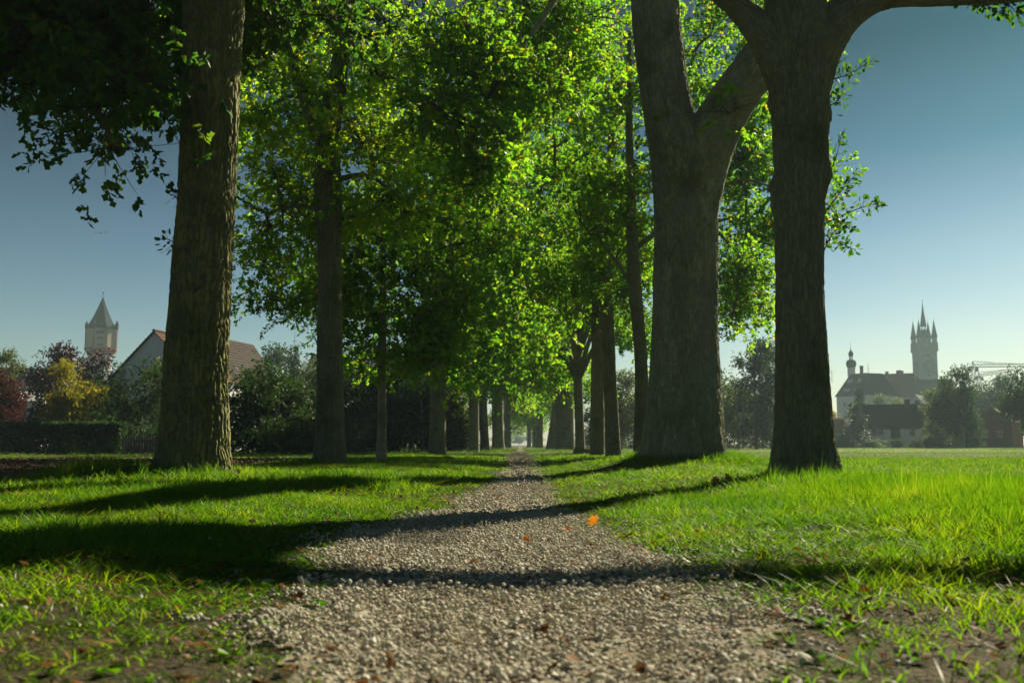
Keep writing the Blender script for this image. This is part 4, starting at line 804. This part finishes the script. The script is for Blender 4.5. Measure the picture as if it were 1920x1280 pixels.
# cranes
def crane(label, px, D, topy, jib0, jib1, jy0, jy1):
    t = thing('tower_crane', label, 'crane', gl(px, D), 0); z = 0.0; zj = float(P(px, jy0, D)[2]); q = D / F; m = MB()
    for sx in (-.6, .6):
        for sy in (-.6, .6): m.bar((sx, sy, 0), (sx, sy, zj), .09)
    z = 10.0
    while z < zj - 1: m.bar((-.6, -.6, z), (.6, -.6, z + 1.3), .06).bar((.6, -.6, z + 1.3), (-.6, -.6, z + 2.6), .06); z += 2.6
    m.build('mast', M['crane_yellow'], t)
    x0, x1 = (jib0 - px) * q, (jib1 - px) * q; dz = -(jy1 - jy0) * q; j = MB(); n = 16
    pt = lambda f, o: (x1 * f, 0 if o < 2 else .6, zj + dz * f + (0.0 if o % 2 == 0 else 1.1))
    j.bar(pt(0, 0), pt(1, 0), .1).bar(pt(0, 1), pt(1, 1), .1).bar(pt(0, 2), pt(1, 2), .1)
    for k in range(n): j.bar(pt(k / n, 0), pt((k + .5) / n, 1), .06).bar(pt((k + .5) / n, 1), pt((k + 1) / n, 0), .06)
    j.build('jib', M['crane_yellow'], t)
    zt = float(P(px, topy, D)[2]); MB().bar((x0, 0, zj), (0, 0, zj), .25).box(x0 - .4, x0 + .9, -.4, .4, zj - 1.6, zj).build('counter_jib', M['metal'], t)
    MB().bar((-.5, 0, zj), (0, 0, zt), .12).bar((.5, 0, zj), (0, 0, zt), .12).build('apex', M['crane_yellow'], t)
    MB().bar((0, 0, zt), (x0, 0, zj), .05).bar((0, 0, zt), (x1 * .45, 0, zj + dz * .45 + 1.1), .05).bar((0, 0, zt), (x1 * .85, 0, zj + dz * .85 + 1.1), .05).build('pendant_line', M['metal'], t)
    MB().box(.7, 1.7, -.9, .1, zj - 1.9, zj - .2).build('cab', M['metal'], t)
crane('tower crane with level jib, the higher of the two on the right skyline', 1832, 400, 677, 1824, 1935, 688, 687)
crane('far tower crane with slightly rising jib, lower of the two on the right', 1842, 470, 697, 1836, 1906, 706, 695)
# rooftop aerials on the white building are thin poles
for px, D, y0, y1, lb in ((1560, 306, 693, 708, 'thin rooftop aerial left of the onion turret'), (1628, 338, 681, 700, 'thin rooftop aerial right of the onion turret')):
    p0 = P(px, y1, D); tag(MB().bar((0, 0, -1.5), (0, 0, (y1 - y0) * D / F), .05).bar((-.5, 0, 1.5), (.5, 0, 1.5), .03).build('aerial', M['metal'], None, loc=p0), lb, 'aerial')

# tree line far beyond the end of the path
for i, (px, D, h) in enumerate([(940, 560, 9), (972, 600, 8), (1003, 580, 9)]):
    plant('tree', ['distant blue hazed tree past the path end, left one', 'distant blue hazed tree at the middle of the path end', 'distant blue hazed tree past the path end, right one'][i], 'tree', 'broad0' if i % 2 else 'broad1', px, 836, D, h, 1.6, 'bush', 'distant trees at the path end', 120 + i)
for i, (px, D, h) in enumerate([(330, 200, 12), (250, 210, 11), (60, 190, 10), (400, 180, 12)]):
    plant('tree', ['far tree behind the nearest left trunk', 'far tree behind the white gabled house', 'far tree behind the purple leafed trees', 'far tree behind the large dark brown roof'][i], 'tree', 'broad0' if i % 2 else 'broad1', px, 840, D, h, 1.1, 'bush', BGL, 130 + i)

# ------------------------------------------------------------------ stump, leaves, stones, birds
b = P(1092, 852, 38); g = np.random.default_rng(4)
st = thing('tree_stump', 'low broad cut tree stump behind the right row trunks', 'stump', (b[0], b[1], Hz(b[0], b[1])))
obj('wood', bark_tube('wood', np.array([(0, 0, -.1), (0, 0, .1), (.02, 0, .2), (.03, 0, .27)]), [.36, .34, .33, .33], 60, 30, M['bark'], .015, .05, 9, flare=.25, fl_h=.12), st)
MB().lathe([(.325, .20), (.325, .262), (.01, .268)], 24, (.03, 0)).build('cut_face', mat1('cut_wood', (.25, .18, .11), (.35, .27, .17), 8), st)
def fallen(label, px, py, D, size, mat, seed, stand=0.3):
    g = np.random.default_rng(seed); p = P(px, py, D); T = [(0, -.15), (0, 0), (.30, .05), (.18, .22), (.48, .40), (.26, .5), (.32, .78), (.12, .76), (0, 1.0), (-.12, .76), (-.32, .78), (-.26, .5), (-.48, .40), (-.18, .22), (-.30, .05)]
    V = np.array([(x * size, y * size, size * (.35 * abs(x) + .25 * (y - .4) ** 2)) for x, y in T] + [(0, .42 * size, 0)]); n = len(T)
    Fa = np.array([(n, i, (i + 1) % n) for i in range(n)])
    o = obj('fallen_leaf', np_mesh('fallen_leaf', V, Fa, M[mat], True, {'rnd': np.full(len(V), g.uniform())}), None, (p[0], p[1], p[2]))
    o.rotation_euler = (stand, g.uniform(-.5, .5), g.uniform(-.8, .8)); tag(o, label, 'leaf', 'fallen leaves on the grass and path'); return o
fallen('bright orange leaf lying on the grass just right of the path', 1106, 985, 4.85, .065, 'orange', 1, 1.0)
fallen('flat orange leaf at the right gravel edge beside the brighter standing leaf', 1070, 996, 4.6, .055, 'orange', 2)
fallen('orange leaf lying against a pale stone in the middle of the path', 991, 1016, 4.1, .04, 'orange', 3, .7)
fallen('orange leaf standing in sunlit grass left of the knotted trunk, right one of the pair', 1367, 903, 9.2, .10, 'orange', 4, 1.1)
fallen('orange leaf in sunlit grass left of the knotted trunk, left one of the pair', 1341, 909, 9.0, .11, 'orange', 5, .8)
fallen('red-brown leaf at the right gravel edge nearest the grass', 1190, 1028, 3.95, .05, 'dryleaf', 6, .3)
fallen('second red-brown leaf farther right along the gravel edge', 1212, 1036, 3.8, .05, 'dryleaf', 7, .3)
fallen('tan leaf in the foreground gravel at the bottom right of centre', 1068, 1240, 1.85, .035, 'dryleaf', 8, .15)
fallen('brown leaf on the grass left of the path narrowing', 872, 992, 4.7, .05, 'dryleaf', 9, .3)
fallen('brown leaf in the grass beside the nearest left trunk', 448, 888, 9.8, .10, 'dryleaf', 10, .5)
fallen('brown leaf at the foot of the knotted trunk', 1535, 899, 9.9, .09, 'dryleaf', 11, .5)
def rock_mesh(seed, sub=1, squash=.65, name='stone', mat='stone'):
    import bmesh
    bm = bmesh.new(); bmesh.ops.create_icosphere(bm, subdivisions=sub, radius=1.0); g = np.random.default_rng(seed)
    co = np.array([v.co for v in bm.verts]); k = 1 + .35 * fbm(co * 1.3 + seed * 3, 2, seed); sc = g.uniform(.7, 1.25, 3) * [1, 1, squash]
    pl = unit(g.normal(0, 1, (7, 3)))
    for v, c, kk in zip(bm.verts, co, k):
        q = c * kk
        for p_ in pl:
            dd = q @ p_ - .72
            if dd > 0: q = q - p_ * dd
        v.co = Vector(q * sc)
    me = bpy.data.meshes.new(name); bm.to_mesh(me); bm.free(); me.materials.append(M[mat])
    at = me.attributes.new('rnd', 'FLOAT', 'POINT'); return me
STN = [(741, 1073, 3.0, .028, 'grey rounded stone at the left end of the shadow band'), (977, 1014, 4.15, .022, 'grey stone beside the orange leaf on the path'), (978, 1093, 2.85, .016, 'small upright tan stone just below the shadow band'),
       (1228, 1098, 2.85, .02, 'tan stone right of centre below the shadow band'), (1200, 1088, 2.92, .026, 'flat pale stone under the small green weed'), (672, 1148, 2.4, .026, 'dark stone in the left foreground gravel'), (790, 1180, 2.2, .024, 'dark angular stone near the foreground centre left'), (1172, 975, 5.2, .02, 'grey stone at the right gravel edge in the middle distance'),
       (895, 975, 5.3, .026, 'pale grey stone where the left verge meets the path'), (920, 1095, 2.85, .018, 'grey stone left below the shadow band middle')]
for i, (px, py, D, s_, lb) in enumerate(STN):
    p = P(px, py, D); x, y = p[0], p[1]; o = obj('stone', rock_mesh(300 + i, 2), None, (x, y, Hz(x, y) + s_ * .35)); o.scale = (s_, s_, s_); o.rotation_euler = (0, 0, i); tag(o, lb, 'stone', 'larger stones on the path')
bm_ = MB().add([(0, -.22, 0), (.06, 0, .04), (0, .25, 0), (-.06, 0, .04), (.35, .02, .16), (.62, .1, .05), (.3, .12, .12), (-.35, .02, .16), (-.62, .1, .05), (-.3, .12, .12), (0, 0, -.07)],
               [(0, 1, 3), (1, 2, 3), (1, 4, 6), (4, 5, 6), (1, 6, 2), (3, 9, 7), (7, 9, 8), (3, 2, 9), (0, 10, 1), (1, 10, 2), (2, 10, 3), (3, 10, 0)]).mesh('bird', M['tile_dark'])
for i, (px, py) in enumerate([(181, 437), (190, 437), (198, 436), (206, 437)]):
    o = obj('bird', bm_, None, P(px, py, 190)); o.rotation_euler = (0, 0, .7 + i); tag(o, ['leftmost of four tiny dark birds in the left sky', 'second from left of four tiny dark birds in the left sky', 'third from left of four tiny dark birds in the left sky', 'rightmost of four tiny dark birds in the left sky'][i], 'bird', 'birds in the left sky')

# ------------------------------------------------------------------ scattered stuff (geometry nodes instancing)
def scatter(name, pts, rot, scl, idx, templates, kind='stuff', label=None):
    pts = np.asarray(pts, np.float32); me = bpy.data.meshes.new(name); me.vertices.add(len(pts)); me.vertices.foreach_set('co', pts.ravel())
    a = me.attributes.new('rot', 'FLOAT_VECTOR', 'POINT'); a.data.foreach_set('vector', np.asarray(rot, np.float32).ravel())
    a = me.attributes.new('scl', 'FLOAT_VECTOR', 'POINT'); a.data.foreach_set('vector', np.asarray(scl, np.float32).ravel())
    a = me.attributes.new('idx', 'INT', 'POINT'); a.data.foreach_set('value', np.asarray(idx, np.int32))
    o = obj(name, me); tag(o, label, kind=kind)
    ng = bpy.data.node_groups.new(name, 'GeometryNodeTree'); ng.interface.new_socket('Geometry', in_out='INPUT', socket_type='NodeSocketGeometry'); ng.interface.new_socket('Geometry', in_out='OUTPUT', socket_type='NodeSocketGeometry')
    N = ng.nodes; L = ng.links; gi = N.new('NodeGroupInput'); go = N.new('NodeGroupOutput'); ip = N.new('GeometryNodeInstanceOnPoints'); jn = N.new('GeometryNodeJoinGeometry')
    for k in reversed(range(len(templates))):
        to = bpy.data.objects.new(name + '_piece', templates[k]); oi = N.new('GeometryNodeObjectInfo'); oi.inputs['Object'].default_value = to
        g2 = N.new('GeometryNodeGeometryToInstance'); L.new(oi.outputs['Geometry'], g2.inputs[0]); L.new(g2.outputs[0], jn.inputs[0])
    def at(nm, ty):
        q = N.new('GeometryNodeInputNamedAttribute'); q.data_type = ty; q.inputs['Name'].default_value = nm; return q.outputs['Attribute']
    L.new(gi.outputs[0], ip.inputs['Points']); L.new(jn.outputs[0], ip.inputs['Instance']); ip.inputs['Pick Instance'].default_value = True
    L.new(at('idx', 'INT'), ip.inputs['Instance Index']); L.new(at('rot', 'FLOAT_VECTOR'), ip.inputs['Rotation']); L.new(at('scl', 'FLOAT_VECTOR'), ip.inputs['Scale'])
    L.new(ip.outputs[0], go.inputs[0]); md = o.modifiers.new('scatter', 'NODES'); md.node_group = ng; return o
def tuft(seed, n, h, wd, spread, seg=3, lean=.45):
    g = np.random.default_rng(seed); V = []; Fc = []; rn = []
    for k in range(n):
        a = g.uniform(0, 6.283); r = spread * math.sqrt(g.uniform()); x0, y0 = r * math.cos(a), r * math.sin(a); hh = h * g.uniform(.45, 1.15); la = g.uniform(0, 6.283); ln = hh * lean * g.uniform(.2, 1.6); fa = g.uniform(0, 3.14); rv = g.uniform()
        b = len(V)
        for j in range(seg + 1):
            t = j / seg; cx_, cy_, cz_ = x0 + ln * t * t * math.cos(la), y0 + ln * t * t * math.sin(la), hh * (t - .18 * t * t * lean)
            if j == seg: V.append((cx_, cy_, cz_)); rn.append(rv)
            else:
                w_ = wd * (1 - .75 * t ** 1.5) / 2; V += [(cx_ - w_ * math.cos(fa), cy_ - w_ * math.sin(fa), cz_), (cx_ + w_ * math.cos(fa), cy_ + w_ * math.sin(fa), cz_)]; rn += [rv, rv]
        for j in range(seg - 1): Fc.append((b + 2 * j, b + 2 * j + 1, b + 2 * j + 3)); Fc.append((b + 2 * j, b + 2 * j + 3, b + 2 * j + 2))
        Fc.append((b + 2 * seg - 2, b + 2 * seg - 1, b + 2 * seg))
    return np_mesh('grass_tuft', np.array(V), np.array(Fc), M['blade'], False, {'rnd': rn})
rg = np.random.default_rng(12)
def frustum(x, y, m=1.0): return np.abs(x + .008 * y) < .535 * y + m
def g_density(x, y):
    """0..1 how thick the grass grows"""
    wl = path_w(y, -1); wr = path_w(y, 1); dist = np.where(x < 0, -x - wl, x - wr)
    d = ss(dist + .17 * n2(x, y, 2.6, 51) + .07 * n2(x, y, 9, 53), -.10, .16)
    bare = ss(n2(x, y, 1.1, 55, 2), -.1, .5) * (1 - ss(y, 2.6, 3.8)) ; d = d * (1 - .55 * bare)
    d = d * (.55 + .45 * ss(y - .45 * np.abs(x), 1.6, 3.2))
    d = d * (.7 + .3 * ss(n2(x, y, 2.2, 57), -.6, .1))
    d = d * (1 - .55 * ss(x, .4, .8) * (1 - ss(y, 2.4, 3.0)))
    return np.where(soil_mask(x, y), 0.0, d)
def g_height(x, y):
    hgt = .52 + .38 * n2(x, y, .8, 61) + .25 * n2(x, y, 3.0, 63)
    ax = np.abs(x); hgt = hgt + .8 * ss(x, 1.3, 2.6) * (1 - ss(y, 7, 10)) + .08 * ss(-x, 1.8, 3.2) * (1 - ss(y, 10, 13))
    for (tx, ty, r) in ((L1[0], 10.7, .8), (R1[0], 10.5, .6), (R2[0], 16, 1.1), (P(619, 870, 18.3)[0], 18.3, .6), (-4.5, 10.2, .45), (-4.2, 9.8, .5)):
        hgt = hgt + 1.15 * np.exp(-((x - tx) ** 2 + (y - ty) ** 2) / r ** 2)
    wl = path_w(y, -1); wr = path_w(y, 1); dist = np.where(x < 0, -x - wl, x - wr); hgt = hgt * (.40 + .60 * ss(dist, 0, .7))
    return np.clip(hgt, .22, 2.6)
def zone(n, y0, y1, hs, ws, ti, marg=.6):
    y = np.sqrt(rg.uniform(y0 * y0, y1 * y1, n)); x = rg.uniform(-1, 1, n) * (.535 * y + marg); m = rg.uniform(0, 1, n) < g_density(x, y); x, y = x[m], y[m]
    h = g_height(x, y) * hs; wv = rg.uniform(.8, 1.25, len(x)) * ws
    return np.stack([x, y, H(x, y) - .004], 1), np.stack([rg.normal(0, .12, len(x)), rg.normal(0, .12, len(x)), rg.uniform(0, 6.283, len(x))], 1), np.stack([wv, wv, h], 1), rg.integers(*ti, len(x))
TF = [tuft(1, 13, .10, .0046, .05, lean=.6), tuft(2, 12, .125, .0040, .05), tuft(3, 10, .13, .0054, .05, lean=.9), tuft(4, 14, .08, .0048, .055, lean=1.2),
      tuft(5, 16, .10, .012, .13, 2, .8), tuft(6, 16, .13, .011, .13, 2), tuft(7, 30, .09, .022, .5, 2), tuft(8, 30, .08, .022, .5, 2)]
Z = [zone(700, 2.6, 10, 1.7, 1.0, (0, 3)), zone(30000, 1.4, 7.0, 1.0, 1.0, (0, 4)), zone(24000, 6.6, 17, 1.0, 1.6, (0, 4)), zone(26000, 16, 42, .9, 1.3, (4, 6)), zone(26000, 40, 150, .55, 1.6, (6, 8), 2)]
scatter('grass', *[np.concatenate([z[k] for z in Z]) for k in range(4)], TF, label='bright green grass on both verges and the fields')
# small broad-leaf weeds near the bare edges
def weed(seed):
    g = np.random.default_rng(seed); n = 7; a = np.linspace(0, 6.283, n, endpoint=False) + g.uniform(0, .6, n)
    V, Fa, k = place_leaves(np.zeros((n, 3)) + [0, 0, .004], np.stack([np.cos(a), np.sin(a), g.uniform(.2, .8, n)], 1), .055, g, 'simple', .2)
    return np_mesh('weed', V, Fa, M['blade'], False, {'rnd': np.repeat(g.uniform(.1, .5, n), k)})
n = 1500; y = np.sqrt(rg.uniform(1.5, 90, n)); x = rg.uniform(-1, 1, n) * (.535 * y + .3); dd = np.where(x < 0, -x - path_w(y, -1), x - path_w(y, 1)); m = (rg.uniform(0, 1, n) < np.exp(-np.abs(dd - .15) / .5)) & (dd > -.05); x, y = x[m], y[m]
s_ = rg.uniform(.3, .75, len(x)); scatter('weeds', np.stack([x, y, H(x, y) + .003], 1), np.stack([0 * x, 0 * x, rg.uniform(0, 6.28, len(x))], 1), np.stack([s_, s_, s_], 1), rg.integers(0, 3, len(x)), [weed(1), weed(2), weed(3)], label='low broad-leaved weeds at the gravel edges')
# gravel
def gravel_piece(seed, n, r, s0, s1):
    g = np.random.default_rng(seed); T, Fc = [], []; b = 0
    for k in range(n):
        me = rk[g.integers(0, len(rk))]; c = me[0] * g.uniform(s0, s1); a = g.uniform(0, 6.283); ca, sa = math.cos(a), math.sin(a)
        c = np.stack([c[:, 0] * ca - c[:, 1] * sa, c[:, 0] * sa + c[:, 1] * ca, c[:, 2]], 1); q = r * math.sqrt(g.uniform()); th = g.uniform(0, 6.283)
        T.append(c + [q * math.cos(th), q * math.sin(th), s0 * .3]); Fc.append(me[1] + b); b += len(c)
    return np_mesh('gravel_piece', np.concatenate(T), np.concatenate(Fc), M['stone'], False)
rk = []
for k in range(6):
    me = rock_mesh(400 + k, 1); v = np.zeros(len(me.vertices) * 3); me.vertices.foreach_get('co', v); f_ = np.zeros(len(me.polygons) * 3, int); me.polygons.foreach_get('vertices', f_); rk.append((v.reshape(-1, 3), f_.reshape(-1, 3)))
    bpy.data.meshes.remove(me)
for c in ((.5, .47, .42), (.12, .12, .13), (.3, .22, .15)): pass
def mstone(nm, c1, c2): return mnoise(nm, c1, c2, 40, .8, .0008, 300, .3)
SM = [mstone('pebble_grey', (.36, .36, .30), (.54, .54, .45)), mstone('pebble_tan', (.39, .37, .27), (.52, .50, .38)), mstone('pebble_dark', (.09, .085, .08), (.17, .16, .14)), mstone('pebble_pale', (.48, .44, .35), (.60, .56, .47))]
GP = [gravel_piece(1, 16, .055, .003, .0075), gravel_piece(2, 16, .055, .003, .0075), gravel_piece(3, 7, .05, .006, .012)]
for k in range(6):
    me = np_mesh('pebble', rk[k][0] * .01, rk[k][1], SM[[0, 1, 2, 3, 0, 1][k]]); GP.append(me)
GP.append(gravel_piece(4, 26, .2, .007, .016)); GP[2].materials[0] = SM[0]; GP[1].materials[0] = SM[1]
def gz(n, y0, y1, ti, s0, s1, spread=.12):
    y = np.sqrt(rg.uniform(y0 * y0, y1 * y1, n)); x = rg.uniform(-1.15, 1.1, n); wl, wr = path_w(y, -1), path_w(y, 1)
    d = np.where(x < 0, -x - wl, x - wr); m = rg.uniform(0, 1, n) < np.maximum(1 - ss(d + .08 * n2(x, y, 7, 71), -.12, spread), .09 * np.exp(-np.maximum(d, 0) / .2) * (y < 6)); x, y = x[m], y[m]; s = rg.uniform(s0, s1, len(x)) ** 1
    return np.stack([x, y, H(x, y) + .005], 1), np.stack([rg.normal(0, .3, len(x)), rg.normal(0, .3, len(x)), rg.uniform(0, 6.28, len(x))], 1), np.stack([s, s, s], 1), rg.integers(*ti, len(x))
GZ = [gz(17000, .9, 6, (0, 3), .7, 1.2, .10), gz(34000, .9, 5.0, (3, 9), .22, .85, .2), gz(2200, 1.2, 7.5, (3, 9), .8, 1.45, .15), gz(3500, 5.5, 14, (0, 3), 1.0, 1.6), gz(2500, 5, 13, (3, 9), .7, 1.5), gz(2600, 12, 60, (9, 10), .8, 1.3, .05)]
scatter('gravel', *[np.concatenate([z[k] for z in GZ]) for k in range(4)], GP, label='loose grey and tan gravel on the path')
# leaf litter, straw
def litter(seed, kind):
    g = np.random.default_rng(seed)
    if kind == 'straw': V, Fq = tubes([(np.array([(-.02, 0, .003), (0, .003, .006), (.025, 0, .003)]), np.array([.0009, .0011, .0007]))], 3); return np_mesh('straw', V, Fq, M['dryleaf'], False, {'rnd': np.full(len(V), .9)})
    V, Fa, k = place_leaves(np.array([[0, 0, .004]]), np.array([[0, 1, .15]]), .032, g, 'oak', .35); return np_mesh('litter_leaf', V, Fa, M['dryleaf'], False, {'rnd': np.full(len(V), g.uniform(0, .8))})
n = 20000; y = np.sqrt(rg.uniform(1.2, 110, n)); x = rg.uniform(-1, 1, n) * np.minimum(.535 * y + .2, 3.5); dd = np.where(x < 0, -x - path_w(y, -1), x - path_w(y, 1)); m = rg.uniform(0, 1, n) < .2 + .8 * np.exp(-np.abs(dd - .1) / .35) + .6 * (y < 3.6) * (dd > 0) + .25 * (dd < -.1) * (y < 4); x, y = x[m], y[m]
s_ = rg.uniform(.4, 1.3, len(x)); ti = np.where(rg.uniform(0, 1, len(x)) < .55, 3, rg.integers(0, 3, len(x)))
scatter('leaf_litter', np.stack([x, y, H(x, y) + .008 + .02 * (dd[m] > .3) * rg.uniform(0, 1, len(x))], 1), np.stack([rg.normal(0, .35, len(x)), rg.normal(0, .35, len(x)), rg.uniform(0, 6.28, len(x))], 1), np.stack([s_, s_, s_], 1), ti, [litter(1, 'l'), litter(2, 'l'), litter(3, 'l'), litter(4, 'straw')], label='small brown leaf scraps and straw by the path')
# clods
n = 9000; y = rg.uniform(9, 38, n); x = -5.4 - rg.uniform(0, 1, n) * 18; m = soil_mask(x, y) & frustum(x, y); x, y = x[m], y[m]; s_ = rg.uniform(.02, .09, len(x)) * rg.uniform(.4, 1, len(x))
scatter('soil_clods', np.stack([x, y, H(x, y) + .03], 1), rg.uniform(0, 6.28, (len(x), 3)), np.stack([s_, s_, s_], 1), rg.integers(0, 3, len(x)), [np_mesh('clod', rk[k][0], rk[k][1], M['soil']) for k in range(3)], label='brown soil clods on the ploughed field')

# ------------------------------------------------------------------ haze
hz = MB().box(-900, 900, -60, 1500, -3, 78); m, N, L = newmat('haze_air'); out = N.new('ShaderNodeOutputMaterial'); pv = N.new('ShaderNodeVolumePrincipled')
pv.inputs['Color'].default_value = (.55, .80, .90, 1); pv.inputs['Density'].default_value = .00048; pv.inputs['Anisotropy'].default_value = 0.1
L.new(pv.outputs[0], out.inputs['Volume']); m.cycles.homogeneous_volume = True if hasattr(m.cycles, 'homogeneous_volume') else None
tag(hz.build('haze', m), kind='stuff')
